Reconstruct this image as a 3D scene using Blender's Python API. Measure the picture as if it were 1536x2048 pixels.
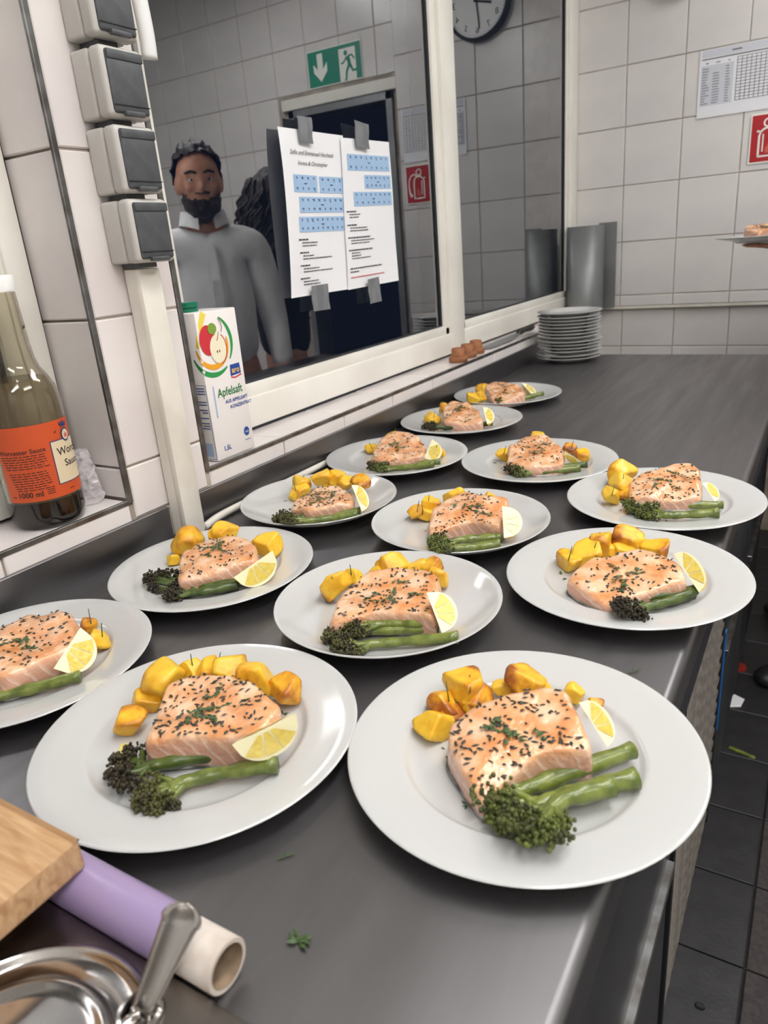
import bpy, bmesh, math, random
from mathutils import Vector, Matrix, noise
PI = math.pi
for o in list(bpy.data.objects): bpy.data.objects.remove(o)
SC = bpy.context.scene
COL = SC.collection

# ------------------------------------------------------------------ camera
YAW, PITCH, ROLL, FPX = 0.560549, 0.350484, -0.0852776, 1435.746
CAM = Vector((0, 0, 1.275))
_f = Vector((-math.sin(YAW)*math.cos(PITCH), math.cos(YAW)*math.cos(PITCH), -math.sin(PITCH)))
_r = Vector((math.cos(YAW), math.sin(YAW), 0)); _u = _r.cross(_f)
CR = math.cos(ROLL)*_r + math.sin(ROLL)*_u
CU = -math.sin(ROLL)*_r + math.cos(ROLL)*_u
CF = _f
cd = bpy.data.cameras.new('camera'); cam = bpy.data.objects.new('camera', cd); COL.objects.link(cam)
cd.sensor_fit = 'VERTICAL'; cd.sensor_height = 36; cd.sensor_width = 27
cd.lens = FPX/2048*36; cd.clip_start = 0.01
cam.matrix_world = Matrix.Translation(CAM) @ Matrix((CR, CU, -CF)).transposed().to_4x4()
cd.dof.use_dof = True; cd.dof.focus_distance = 0.85; cd.dof.aperture_fstop = 9
SC.camera = cam

# ------------------------------------------------------------------ world and exposure
W = bpy.data.worlds.new('night'); SC.world = W; W.use_nodes = True
W.node_tree.nodes['Background'].inputs[0].default_value = (0.010, 0.014, 0.028, 1)
W.node_tree.nodes['Background'].inputs[1].default_value = 0.6
vs = SC.view_settings
vs.view_transform = 'Standard'; vs.look = 'None'; vs.gamma = 1; vs.use_curve_mapping = False
vs.exposure = 0.0
LAMP_STRENGTH = 18.8          # radiance of the ceiling fixtures' diffusers

# ------------------------------------------------------------------ pixel helpers (direction only; the plane gives the distance)
def ray(x, y): return CF + (x-768)/FPX*CR - (y-1024)/FPX*CU
def onz(x, y, z): d = ray(x, y); return CAM + d*((z-CAM.z)/d.z)
def onx(x, y, X): d = ray(x, y); return CAM + d*(X/d.x)
def ony(x, y, Y): d = ray(x, y); return CAM + d*(Y/d.y)

# ------------------------------------------------------------------ materials
def lin(c):
    c = c/255
    return c/12.92 if c <= .04045 else ((c+.055)/1.055)**2.4
def RGB(r, g, b): return (lin(r), lin(g), lin(b), 1)
class NT:
    def __init__(s, m): s.t = m.node_tree; s.n = s.t.nodes; s.l = s.t.links
    def add(s, typ, **kw):
        n = s.n.new(typ)
        for k, v in kw.items(): setattr(n, k, v)
        return n
    def link(s, a, b): s.l.new(a, b)
def mat(name, col, rough=.5, metal=0, **kw):
    m = bpy.data.materials.new(name); m.use_nodes = True
    b = m.node_tree.nodes['Principled BSDF']
    b.inputs['Base Color'].default_value = col; b.inputs['Roughness'].default_value = rough; b.inputs['Metallic'].default_value = metal
    for k, v in kw.items(): b.inputs[k].default_value = v
    m.diffuse_color = col
    return m
def noisy(m, col2, scale=20, lo=.4, hi=.6, detail=4, bump=0, bscale=None, stretch=None, coord='Object', rough2=None):
    """procedural colour variation (and fine relief) on a plain material"""
    t = NT(m); b = t.n['Principled BSDF']
    tc = t.add('ShaderNodeTexCoord'); src = tc.outputs[coord]
    if stretch:
        mp = t.add('ShaderNodeMapping'); mp.inputs['Scale'].default_value = stretch; t.link(src, mp.inputs[0]); src = mp.outputs[0]
    nz = t.add('ShaderNodeTexNoise'); nz.inputs['Scale'].default_value = scale; nz.inputs['Detail'].default_value = detail; t.link(src, nz.inputs['Vector'])
    mr = t.add('ShaderNodeMapRange'); mr.inputs[1].default_value = lo; mr.inputs[2].default_value = hi; t.link(nz.outputs['Fac'], mr.inputs[0])
    mx = t.add('ShaderNodeMix', data_type='RGBA'); mx.inputs[6].default_value = b.inputs['Base Color'].default_value; mx.inputs[7].default_value = col2
    t.link(mr.outputs[0], mx.inputs[0]); t.link(mx.outputs[2], b.inputs['Base Color'])
    if rough2 is not None:
        r = t.add('ShaderNodeMapRange'); r.inputs[3].default_value = b.inputs['Roughness'].default_value; r.inputs[4].default_value = rough2
        t.link(mr.outputs[0], r.inputs[0]); t.link(r.outputs[0], b.inputs['Roughness'])
    if bump:
        n2 = t.add('ShaderNodeTexNoise'); n2.inputs['Scale'].default_value = bscale or scale*2; n2.inputs['Detail'].default_value = 3; t.link(src, n2.inputs['Vector'])
        bp = t.add('ShaderNodeBump'); bp.inputs['Strength'].default_value = 1; bp.inputs['Distance'].default_value = bump
        t.link(n2.outputs['Fac'], bp.inputs['Height']); t.link(bp.outputs[0], b.inputs['Normal'])
    return m
M = {}
M['tile'] = noisy(mat('white_glazed_tile', RGB(226, 220, 216), .16), RGB(218, 210, 208), 6, bump=.0004, bscale=9)
M['tile_far'] = noisy(mat('grey_white_glazed_tile', RGB(224, 220, 216), .2), RGB(217, 213, 211), 5, bump=.0003, bscale=7)
M['grout'] = noisy(mat('cement_grout', RGB(176, 166, 154), .9), RGB(150, 140, 128), 12)
M['plaster'] = mat('white_plaster', RGB(232, 230, 226), .8)
M['pvc'] = noisy(mat('white_window_pvc', RGB(236, 233, 224), .35), RGB(226, 222, 212), 4)
M['duct'] = noisy(mat('cream_plastic_duct', RGB(228, 223, 212), .4), RGB(214, 208, 196), 8)
M['gasket'] = mat('black_rubber_gasket', RGB(40, 42, 46), .6)
M['alu'] = noisy(mat('aluminium_trim', RGB(146, 146, 146), .38, 1), RGB(112, 108, 104), 25)
M['floor'] = noisy(mat('dark_floor_tile', RGB(45, 44, 45), .5), RGB(37, 36, 38), 30, bump=.0006, bscale=120)
M['floor_red'] = noisy(mat('brown_rough_floor_tile', RGB(60, 53, 51), .7), RGB(46, 41, 41), 90, bump=.0015, bscale=200)
M['floor_grout'] = mat('dark_floor_grout', RGB(28, 27, 27), .9)
M['socket'] = noisy(mat('light_grey_socket_plastic', RGB(196, 194, 188), .42), RGB(188, 184, 178), 10)
M['socket_lid'] = noisy(mat('dark_grey_socket_plastic', RGB(78, 80, 83), .42), RGB(70, 72, 75), 60, bump=.0002, bscale=600)
M['porcelain'] = mat('white_porcelain', RGB(194, 194, 192), .12, **{'Coat Weight': .3, 'Coat Roughness': .05})
M['plain_white'] = mat('white_plastic', RGB(238, 238, 236), .3)
M['ink'] = mat('black_ink', RGB(45, 45, 48), .7)
M['ink_grey'] = mat('grey_ink', RGB(130, 132, 138), .7)
M['ink_pale'] = mat('pale_grey_ink', RGB(206, 208, 216), .7)
M['ink_red'] = mat('red_ink', RGB(205, 95, 85), .7)
M['ink_blue'] = mat('light_blue_ink', RGB(160, 190, 222), .7)
M['ink_navy'] = mat('navy_ink', RGB(40, 55, 105), .6)
M['paper'] = mat('white_paper', RGB(236, 236, 238), .75)
M['paper_wall'] = mat('laminated_paper', RGB(232, 233, 237), .4)
M['tape'] = noisy(mat('grey_duct_tape', RGB(128, 130, 133), .42), RGB(112, 114, 117), 60, bump=.0004, bscale=90, stretch=(1, 1, .3))
M['sign_green'] = mat('exit_sign_green', RGB(10, 132, 105), .4)
M['sign_white'] = mat('sign_white', RGB(240, 240, 232), .4)
M['sign_red'] = mat('fire_sign_red', RGB(176, 22, 32), .35)
M['cork'] = noisy(mat('brown_rubber_stopper', RGB(160, 104, 66), .6), RGB(142, 90, 56), 60)
M['black'] = mat('black_plastic', RGB(32, 32, 34), .45)
M['dark_panel'] = noisy(mat('dark_grey_painted_panel', RGB(70, 70, 73), .4, .4), RGB(60, 60, 63), 8)
M['blue'] = mat('blue_plastic', RGB(20, 92, 160), .4)
M['lilac'] = noisy(mat('lilac_film_roll', RGB(156, 138, 174), .22), RGB(144, 126, 162), 14, stretch=(.15, 1, 1), bump=.0003, bscale=25)
M['card'] = noisy(mat('grey_cardboard_tube', RGB(208, 198, 188), .8), RGB(188, 176, 164), 40)
M['card_in'] = noisy(mat('brown_cardboard', RGB(150, 128, 104), .9), RGB(126, 106, 84), 60)
M['spotsteel'] = mat('polished_steel', RGB(196, 192, 188), .16, 1)
M['steel_dull'] = noisy(mat('dull_steel', RGB(140, 142, 142), .5, .55), RGB(124, 126, 126), 4)
M['slat'] = noisy(mat('grimy_grey_slat', RGB(104, 98, 92), .5, .3), RGB(84, 78, 72), 30)
M['lamp_body'] = mat('lamp_housing', RGB(235, 235, 232), .5)

def brushed(name, c1, c2, rough, stretch, bump=.00008):
    m = mat(name, c1, rough, 1)
    noisy(m, c2, 3.0, .3, .7, 6, bump=bump, bscale=40, stretch=stretch, rough2=rough+.1)
    return m
M['steel'] = brushed('brushed_stainless_steel', RGB(140, 138, 140), RGB(128, 126, 127), .33, (12, 1, 12), .00003)
M['steel_dark'] = brushed('worn_stainless_lid', RGB(160, 154, 148), RGB(122, 116, 112), .26, (3, 3, 3))

def glass_mat():
    """night window: clear double glazing, mirror share by Fresnel"""
    m = bpy.data.materials.new('window_double_glazing'); m.use_nodes = True; t = NT(m); t.n.clear()
    out = t.add('ShaderNodeOutputMaterial'); mx = t.add('ShaderNodeMixShader'); tr = t.add('ShaderNodeBsdfTransparent'); gl = t.add('ShaderNodeBsdfGlossy')
    gl.inputs['Roughness'].default_value = .008; gl.inputs['Color'].default_value = (.97, .98, 1, 1); tr.inputs['Color'].default_value = (.86, .9, .9, 1)
    fr = t.add('ShaderNodeFresnel'); fr.inputs['IOR'].default_value = 3.9
    t.link(fr.outputs[0], mx.inputs[0]); t.link(tr.outputs[0], mx.inputs[1]); t.link(gl.outputs[0], mx.inputs[2]); t.link(mx.outputs[0], out.inputs[0])
    return m
M['glass'] = glass_mat()
def clear_mat(name, col, rough, ior=1.45, w=1):
    return mat(name, col, rough, 0, **{'Transmission Weight': w, 'IOR': ior})
M['bag'] = None
def bag_mat():
    m = bpy.data.materials.new('clear_crinkled_plastic'); m.use_nodes = True; t = NT(m); t.n.clear()
    out = t.add('ShaderNodeOutputMaterial'); mx = t.add('ShaderNodeMixShader'); tr = t.add('ShaderNodeBsdfTransparent'); gl = t.add('ShaderNodeBsdfPrincipled')
    gl.inputs['Base Color'].default_value = RGB(238, 232, 236); gl.inputs['Roughness'].default_value = .12
    mx.inputs[0].default_value = .42
    t.link(tr.outputs[0], mx.inputs[1]); t.link(gl.outputs[0], mx.inputs[2]); t.link(mx.outputs[0], out.inputs[0]); return m
M['bag'] = bag_mat()
def emit(name, col, s):
    m = bpy.data.materials.new(name); m.use_nodes = True; t = NT(m); t.n.clear()
    out = t.add('ShaderNodeOutputMaterial'); e = t.add('ShaderNodeEmission'); e.inputs[0].default_value = col; e.inputs[1].default_value = s
    t.link(e.outputs[0], out.inputs[0]); return m
M['lamp'] = emit('fluorescent_diffuser', (1.0, .985, .97, 1), LAMP_STRENGTH)
M['street'] = emit('orange_street_light', (1.0, .42, .1, 1), 30)

# ------------------------------------------------------------------ object helpers
def mesh(name, verts, faces, smooth=False):
    me = bpy.data.meshes.new(name); me.from_pydata([tuple(v) for v in verts], [], [tuple(f) for f in faces]); me.update()
    if smooth: me.polygons.foreach_set('use_smooth', [True]*len(me.polygons))
    return me
def link(name, me, m=None, parent=None, loc=(0, 0, 0), rot=None):
    o = bpy.data.objects.new(name, me); COL.objects.link(o)
    if m is not None and me is not None and not me.materials:
        for mm in (m if isinstance(m, (list, tuple)) else [m]): me.materials.append(mm)
    o.location = loc
    if rot: o.rotation_euler = rot
    if parent is not None: o.parent = parent
    return o
def rel(parent): return -parent.location if parent is not None else Vector((0, 0, 0))
def wlink(name, me, m, parent=None):
    """mesh in world coordinates, hung under a parent that is only translated"""
    return link(name, me, m, parent, rel(parent))
def tag(o, label=None, cat=None, group=None, kind=None):
    if label: o['label'] = label
    if cat: o['category'] = cat
    if group: o['group'] = group
    if kind: o['kind'] = kind
    return o
def empty(name, loc, **kw):
    o = bpy.data.objects.new(name, None); COL.objects.link(o); o.location = loc; o.empty_display_size = .02
    return tag(o, **kw)
def struct(o): o['kind'] = 'structure'; return o
def bm_mesh(name, bm, smooth=False, auto=None):
    me = bpy.data.meshes.new(name); bmesh.ops.recalc_face_normals(bm, faces=bm.faces[:]); bm.to_mesh(me); bm.free()
    if smooth: me.polygons.foreach_set('use_smooth', [True]*len(me.polygons))
    if auto: me.set_sharp_from_angle(angle=math.radians(auto))
    return me
def add_box(bm, lo, hi, bev=0, seg=1):
    vs_ = [bm.verts.new((x, y, z)) for x in (lo[0], hi[0]) for y in (lo[1], hi[1]) for z in (lo[2], hi[2])]
    fs = [bm.faces.new([vs_[i] for i in q]) for q in ((0, 1, 3, 2), (4, 6, 7, 5), (0, 4, 5, 1), (2, 3, 7, 6), (0, 2, 6, 4), (1, 5, 7, 3))]
    if bev:
        es = list({e for f in fs for e in f.edges})
        bmesh.ops.bevel(bm, geom=es, offset=bev, segments=seg, profile=.5, affect='EDGES')
def box(name, lo, hi, m, parent=None, bev=0, seg=1, smooth=False):
    lo, hi = [min(a, b) for a, b in zip(lo, hi)], [max(a, b) for a, b in zip(lo, hi)]
    c = [(a+b)/2 for a, b in zip(lo, hi)]
    bm = bmesh.new(); add_box(bm, [a-b for a, b in zip(lo, c)], [a-b for a, b in zip(hi, c)], bev, seg)
    me = bm_mesh(name, bm, smooth, 40 if smooth else None)
    return link(name, me, m, parent, Vector(c)+rel(parent))
def lathe_mesh(name, prof, seg=64, smooth=True, auto=50, axis='Z'):
    vs_, fs = [], []
    n = len(prof)
    for i in range(seg):
        a = 2*PI*i/seg
        for r, z in prof: vs_.append((r*math.cos(a), r*math.sin(a), z))
    for i in range(seg):
        for j in range(n-1):
            a, b = i*n+j, ((i+1) % seg)*n+j
            fs.append((a, b, b+1, a+1))
    bm = bmesh.new()
    bv = [bm.verts.new(v) for v in vs_]
    for f in fs: bm.faces.new([bv[k] for k in f])
    bmesh.ops.remove_doubles(bm, verts=bm.verts[:], dist=1e-6)
    return bm_mesh(name, bm, smooth, auto)
def tube_into(vs_, fs, pts, rad, sides=8, cap=True):
    pts = [Vector(p) for p in pts]; n = len(pts); base = len(vs_)
    rads = rad if isinstance(rad, (list, tuple)) else [rad]*n
    up = Vector((0, 0, 1)); prev = None
    for i, p in enumerate(pts):
        d = (pts[min(i+1, n-1)]-pts[max(i-1, 0)]).normalized()
        if prev is None:
            s = d.cross(up if abs(d.z) < .9 else Vector((1, 0, 0))).normalized()
        else:
            s = (prev-d*prev.dot(d)).normalized()
        prev = s; t = d.cross(s)
        for k in range(sides):
            a = 2*PI*k/sides; vs_.append(p+(s*math.cos(a)+t*math.sin(a))*rads[i])
    for i in range(n-1):
        for k in range(sides):
            a = base+i*sides+k; b = base+i*sides+(k+1) % sides
            fs.append((a, b, b+sides, a+sides))
    if cap:
        fs.append(tuple(base+k for k in range(sides))[::-1]); fs.append(tuple(base+(n-1)*sides+k for k in range(sides)))
def spline(pts, n=6):
    pts = [Vector(p) for p in pts]; out = []
    P = [pts[0]*2-pts[1]]+pts+[pts[-1]*2-pts[-2]]
    for i in range(1, len(P)-2):
        for k in range(n):
            t = k/n; a, b, c, d = P[i-1:i+3]
            out.append(.5*((2*b)+(c-a)*t+(2*a-5*b+4*c-d)*t*t+(3*b-a-3*c+d)*t**3))
    out.append(pts[-1]); return out
def copy_thing(src, loc, parent=None):
    c = src.copy(); COL.objects.link(c); c.location = loc; c.parent = parent
    for ch in list(src.children):
        k = ch.copy(); COL.objects.link(k); k.parent = c
    return c
_ico = {}
def ico(sub):
    if sub not in _ico:
        bm = bmesh.new(); bmesh.ops.create_icosphere(bm, subdivisions=sub, radius=1)
        bm.verts.ensure_lookup_table()
        _ico[sub] = ([v.co.copy() for v in bm.verts], [[v.index for v in f.verts] for f in bm.faces]); bm.free()
    return _ico[sub]

# ------------------------------------------------------------------ flat print (lettering, posters) on a mapped surface
class Print:
    def __init__(s): s.v, s.f = [], []
    def poly(s, pts):
        b = len(s.v); s.v += list(pts); s.f.append(tuple(range(b, b+len(pts)))); return s
    def rect(s, x0, y0, x1, y1, n=1):
        for i in range(n):
            a, b = x0+(x1-x0)*i/n, x0+(x1-x0)*(i+1)/n
            s.poly([(a, y0), (b, y0), (b, y1), (a, y1)])
        return s
    def strip(s, pts, w):
        """poly-line of width w (w may be a list)"""
        n = len(pts); L = []
        for i in range(n):
            a, b = pts[max(i-1, 0)], pts[min(i+1, n-1)]
            dx, dy = b[0]-a[0], b[1]-a[1]; l = math.hypot(dx, dy) or 1
            ww = (w[i] if isinstance(w, (list, tuple)) else w)/2
            L.append(((pts[i][0]-dy/l*ww, pts[i][1]+dx/l*ww), (pts[i][0]+dy/l*ww, pts[i][1]-dx/l*ww)))
        for i in range(n-1): s.poly([L[i][1], L[i+1][1], L[i+1][0], L[i][0]])
        return s
    def ell(s, cx, cy, rx, ry, n=28, a0=0, a1=2*PI):
        return s.poly([(cx+rx*math.cos(a0+(a1-a0)*i/n), cy+ry*math.sin(a0+(a1-a0)*i/n)) for i in range(n if a1-a0 > 6.2 else n+1)])
    def text(s, body, x, y, size, align='LEFT', shear=0, sx=1, bold=0):
        cu = bpy.data.curves.new('t', 'FONT'); cu.body = body; cu.size = size; cu.align_x = align; cu.shear = shear; cu.resolution_u = 3; cu.offset = bold*size
        ob = bpy.data.objects.new('t', cu); COL.objects.link(ob); bpy.context.view_layer.update()
        me = bpy.data.meshes.new_from_object(ob.evaluated_get(bpy.context.evaluated_depsgraph_get()))
        b = len(s.v)
        s.v += [(x+v.co.x*sx, y+v.co.y) for v in me.vertices]; s.f += [tuple(b+i for i in p.vertices) for p in me.polygons]
        bpy.data.objects.remove(ob); bpy.data.curves.remove(cu); bpy.data.meshes.remove(me)
        return s
    def build(s, name, m, fn, parent):
        return wlink(name, mesh(name, [fn(x, y) for x, y in s.v], s.f), m, parent)

# ================================================================== THE SETTING
XW, XF, XG, YF = -.795, -.885, -.905, 3.02       # tile face, window frame face, glass, far wall
SILL, P = .979, .196
HC = 2.62
YB, XR = -1.7, 2.5                               # back wall, right wall
WTOP = 2.3

def tile_mesh(w, h, m, d=.008, cache={}):
    k = (round(w, 4), round(h, 4), m.name)
    if k not in cache:
        a, b, e = w/2, h/2, .0018
        v = [(-a, 0, -b), (a, 0, -b), (a, 0, b), (-a, 0, b)]
        v += [(-a, -d+e, -b), (a, -d+e, -b), (a, -d+e, b), (-a, -d+e, b)]
        v += [(-a+e, -d, -b+e), (a-e, -d, -b+e), (a-e, -d, b-e), (-a+e, -d, b-e)]
        f = [(8, 9, 10, 11)]
        for i in range(4):
            j = (i+1) % 4; f += [(i, j, 4+j, 4+i), (4+i, 4+j, 8+j, 8+i)]
        me = mesh('tile', v, f); me.materials.append(m); cache[k] = me
    return cache[k]
ROT = {'-y': (0, 0, 0), '+x': (0, 0, PI/2), '-x': (0, 0, -PI/2), '+z': (-PI/2, 0, 0)}
TR = random.Random(3)
def tiles(parent, face, fixed, ug, vg, m, gap=.003, skip=None):
    """one object per tile; ug/vg are the joint positions along the wall and up it"""
    for i in range(len(ug)-1):
        for j in range(len(vg)-1):
            u0, u1, v0, v1 = ug[i], ug[i+1], vg[j], vg[j+1]
            if u1-u0 < .012 or v1-v0 < .01: continue
            cu, cv = (u0+u1)/2, (v0+v1)/2
            if skip and skip(cu, cv): continue
            d = fixed+TR.uniform(-.0004, .0004)
            loc = {'-y': (cu, d+.008, cv), '+x': (d-.008, cu, cv), '-x': (d+.008, cu, cv), '+z': (cu, cv, d-.008)}[face]
            link('tile', tile_mesh(u1-u0-gap, v1-v0-gap, m), None, parent, Vector(loc)+rel(parent), ROT[face])
def grid(a, b, start, pitch):
    g = [a]; k = math.ceil((a-start)/pitch+1e-6)
    while start+k*pitch < b-1e-4:
        if start+k*pitch > a+1e-4: g.append(start+k*pitch)
        k += 1
    return g+[b]

# floor
fl = struct(box('floor', (-.95, YB, -.1), (XR, 3.9, -.006), M['floor_grout']))
for i in range(-1, 9):
    for j in range(2, 17):
        x0, y0 = .003+i*.2, .09+j*.2
        if y0 > 3.1: continue
        m = M['floor_red'] if i == 0 and j < 7 else M['floor']
        link('tile', tile_mesh(.196, .196, m), None, fl, Vector((x0+.1, y0+.1, -.008))-fl.location, ROT['+z'])
fl2 = M['floor']
# ceiling, plain walls behind the camera
struct(box('ceiling', (-1.15, YB-.1, HC), (XR+.1, 3.45, HC+.1), M['plaster']))
struct(box('wall_right', (XR, YB, -.1), (XR+.1, 3.45, HC), M['plaster']))
struct(box('wall_back', (-1.1, YB-.1, -.1), (XR+.1, YB, HC), M['plaster']))

# wall_left: masonry behind the tiles with two window openings
wl = empty('wall_left', (XW, 0, 0)); struct(wl)
xb = XW-.0028
box('masonry', (-1.1, YB, -.1), (xb, 3.12, SILL-.008), M['grout'], wl)
box('masonry', (-1.1, .613+.007, SILL-.008), (xb, .769-.001, WTOP), M['grout'], wl)
box('masonry', (-1.1, YB, WTOP), (xb, 3.12, HC), M['plaster'], wl)
box('masonry', (-1.1, YB, SILL-.008), (xb, -.75, WTOP), M['plaster'], wl)
zg = [.95, 1.024, 1.22, 1.416, 1.612, 1.808, 2.004, 2.2, WTOP]
tiles(wl, '+x', XW, [.619, .7635], zg, M['tile'])
tiles(wl, '-y', .613, [XF-.01, XW-.004], [SILL]+zg[1:], M['tile'])
tiles(wl, '+x', XW, grid(.769, 3.02, .957, .193), [.9, SILL-.003], M['tile'])
tiles(wl, '+x', XW, grid(-.75, .613, .423, .193), [.9, SILL-.003], M['tile'])
tiles(wl, '+x', XW, [.613, .769], [.9, .95], M['tile'])
tiles(wl, '+z', SILL, [XF-.02, XW-.003], grid(.775, 3.02, .957, .193), M['tile'])
tiles(wl, '+z', SILL, [XF-.02, XW-.003], grid(-.75, .611, .423, .193), M['tile'])
n_trim = [0]
def trim(lo, hi):
    n_trim[0] += 1
    return struct(box('trim_%d' % n_trim[0], lo, hi, M['alu'], None, .0008))
trim((XW-.004, .611, SILL-.004), (XW+.0016, .619, WTOP))
trim((XW-.004, .7625, SILL-.004), (XW+.0016, .7705, WTOP))
trim((XW-.004, -.75, SILL-.006), (XW+.0016, .611, SILL+.001))
trim((XW-.004, .7705, SILL-.006), (XW+.0016, 3.03, SILL+.001))

# wall_far: tiled, the lower part set back under a ledge; it ends in a corner at x = XC
XC = -.15
wf = empty('wall_far', (XW, YF, 0)); struct(wf)
box('masonry', (-1.1, YF+.0028, .985), (XC, YF+.4, HC), M['grout'], wf)
box('masonry', (-1.1, YF+.0188, -.1), (XC, YF+.4, .985), M['grout'], wf)
gx = [-.905, -.711, -.514, -.317, XC]
gz = [.985, 1.026, 1.224, 1.424, 1.622, 1.82, 2.018, 2.216, 2.414, HC]
tiles(wf, '-y', YF, gx, gz, M['tile_far'])
tiles(wf, '-y', YF+.016, [-.795, -.704, -.508, -.312, XC], [.23, .43, .628, .826, .972], M['tile_far'])
struct(box('trim_5', (-.8, YF-.003, .974), (XC, YF+.024, .984), M['duct'], None, .001))
# wall_door: steps back beside the far wall and holds the doorway (seen in the window's reflection)
YD = 3.30
DX0, DX1, DZ = .02, .62, 1.955
wd = empty('wall_door', (1, YD, 0)); struct(wd)
box('masonry', (XC, YD+.0028, -.1), (DX0, YD+.15, HC), M['grout'], wd)
box('masonry', (DX1, YD+.0028, -.1), (XR, YD+.15, HC), M['grout'], wd)
box('masonry', (DX0, YD+.0028, DZ), (DX1, YD+.15, HC), M['grout'], wd)
tiles(wd, '-y', YD, grid(XC, 2.06, .095, P), [.63, .826, 1.022, 1.218, 1.414, 1.610, 1.806, 2.025, 2.221, 2.417, HC], M['tile_far'],
      skip=lambda u, v: DX0-.06 < u < DX1+.06 and v < DZ+.03)
dr = empty('door_1', (DX0, YD, 0)); struct(dr)
fm = M['steel_dull']
box('door_frame', (DX0, YD-.012, 0), (DX0+.035, YD+.14, DZ), fm, dr, .002)
box('door_frame', (DX1-.035, YD-.012, 0), (DX1, YD+.14, DZ), fm, dr, .002)
box('door_frame', (DX0, YD-.012, DZ-.035), (DX1, YD+.14, DZ), fm, dr, .002)
box('door_lintel', (DX0-.03, YD-.02, DZ), (DX1+.03, YD, DZ+.05), M['pvc'], dr, .003)
box('doorstep', (DX0-.1, YD+.1, -.1), (DX1+.1, 3.9, -.005), M['floor'], dr)

# windows
def frame_bars(w, name, bars, m=M['pvc'], bev=.004):
    for lo, hi in bars: box(name, lo, hi, m, w, bev, 2, True)
w2 = empty('window_2', (XF, .78, SILL)); struct(w2)
X0 = -.96
zb0, zb1, zb2 = SILL+.006, 1.040, 1.063     # gap, rail top, bead top
frame_bars(w2, 'frame_rail', [((X0, .775, zb0), (XF, 3.018, zb1))])
frame_bars(w2, 'frame_rail', [((X0, .775, WTOP-.07), (XF, 3.018, WTOP))])
frame_bars(w2, 'frame_stile', [((X0, .775, zb0), (XF+.0005, .845, WTOP)), ((X0, 1.842, zb0), (XF+.004, 1.921, WTOP)), ((X0, 2.93, zb0), (XF+.0005, 3.018, WTOP))])
for a, b in ((.845, 1.842), (1.921, 2.93)):
    frame_bars(w2, 'glazing_bead', [((X0, a-.002, zb1-.004), (XF-.006, b+.002, zb2)), ((X0, a-.002, zb1-.004), (XF-.006, a+.028, WTOP-.06)),
                                    ((X0, b-.028, zb1-.004), (XF-.006, b+.002, WTOP-.06)), ((X0, a-.002, WTOP-.095), (XF-.006, b+.002, WTOP-.06))], bev=.006)
    frame_bars(w2, 'gasket', [((XG-.002, a+.026, zb2-.002), (XG+.006, b-.026, zb2+.003)), ((XG-.002, a+.026, zb2), (XG+.006, a+.031, WTOP-.09)), ((XG-.002, b-.031, zb2), (XG+.006, b-.026, WTOP-.09))], M['gasket'], .001)
    link('glass_pane', mesh('glass_pane', [(XG, a+.02, zb2-.01), (XG, b-.02, zb2-.01), (XG, b-.02, WTOP-.08), (XG, a+.02, WTOP-.08)], [(0, 1, 2, 3)]), M['glass'], w2, rel(w2))
box('sill_shadow_gap', (XF-.04, .775, SILL-.004), (XF-.006, 3.018, zb0+.001), M['gasket'], w2)  # solid dark strip standing in for the shade under the frame rail
# lever handle on the left stile
hv, hf = [], []
tube_into(hv, hf, spline([(-.884, .812, 1.70), (-.852, .812, 1.70), (-.838, .815, 1.688), (-.834, .822, 1.64), (-.836, .827, 1.58), (-.84, .829, 1.545)], 6), [.008]*12+[.0085]*19, 12)
hm = mesh('window_handle', [(v[0], .82+(v[1]-.82)*1.5, v[2]) for v in hv], hf, True)
hd = wlink('window_handle', hm, M['plain_white'], w2)
box('handle_rosette', (XF, .797, 1.665), (XF+.012, .829, 1.735), M['plain_white'], w2, .004, 2, True)

w1 = empty('window_1', (XF, .55, SILL)); struct(w1)
frame_bars(w1, 'frame_rail', [((X0, -.75, zb0), (XF, .608, 1.03)), ((X0, -.75, WTOP-.07), (XF, .608, WTOP))])
frame_bars(w1, 'frame_stile', [((X0, .575, zb0), (XF+.0005, .609, WTOP))])
frame_bars(w1, 'glazing_bead', [((X0, .548, 1.028), (XF-.005, .578, WTOP-.06)), ((X0, -.75, 1.028), (XF-.005, .578, 1.055))], bev=.005)
frame_bars(w1, 'gasket', [((XG-.002, .542, 1.05), (XG+.006, .55, WTOP-.06))], M['gasket'], .001)
link('glass_pane', mesh('glass_pane', [(XG, -.75, 1.04), (XG, .56, 1.04), (XG, .56, WTOP-.06), (XG, -.75, WTOP-.06)], [(0, 1, 2, 3)]), M['glass'], w1, rel(w1))

# ceiling lights
def ceiling_light(x, y, lab):
    t = empty('ceiling_light', (x, y, HC), label=lab, cat='ceiling light', group='fluorescent ceiling fixtures')
    box('housing', (x-.16, y-.62, HC-.06), (x+.16, y+.62, HC), M['lamp_body'], t, .004)
    for s in (-1, 1): box('diffuser', (x-.075+s*.076-.0, y-.6, HC-.068), (x+.075+s*.076, y+.6, HC-.0605), M['lamp'], t)
ceiling_light(.2, .5, 'white two-part fluorescent ceiling fixture above the plated counter')
ceiling_light(.5, 2.2, 'white two-part fluorescent ceiling fixture above the doorway end')
ceiling_light(1.5, .6, 'white two-part fluorescent ceiling fixture over the far side of the room')
ceiling_light(.7, -.85, 'added white two-part ceiling fixture near the back wall, unseen, brightening the niche reveal')  # added out of view to brighten the niche reveal and the food fronts
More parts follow.
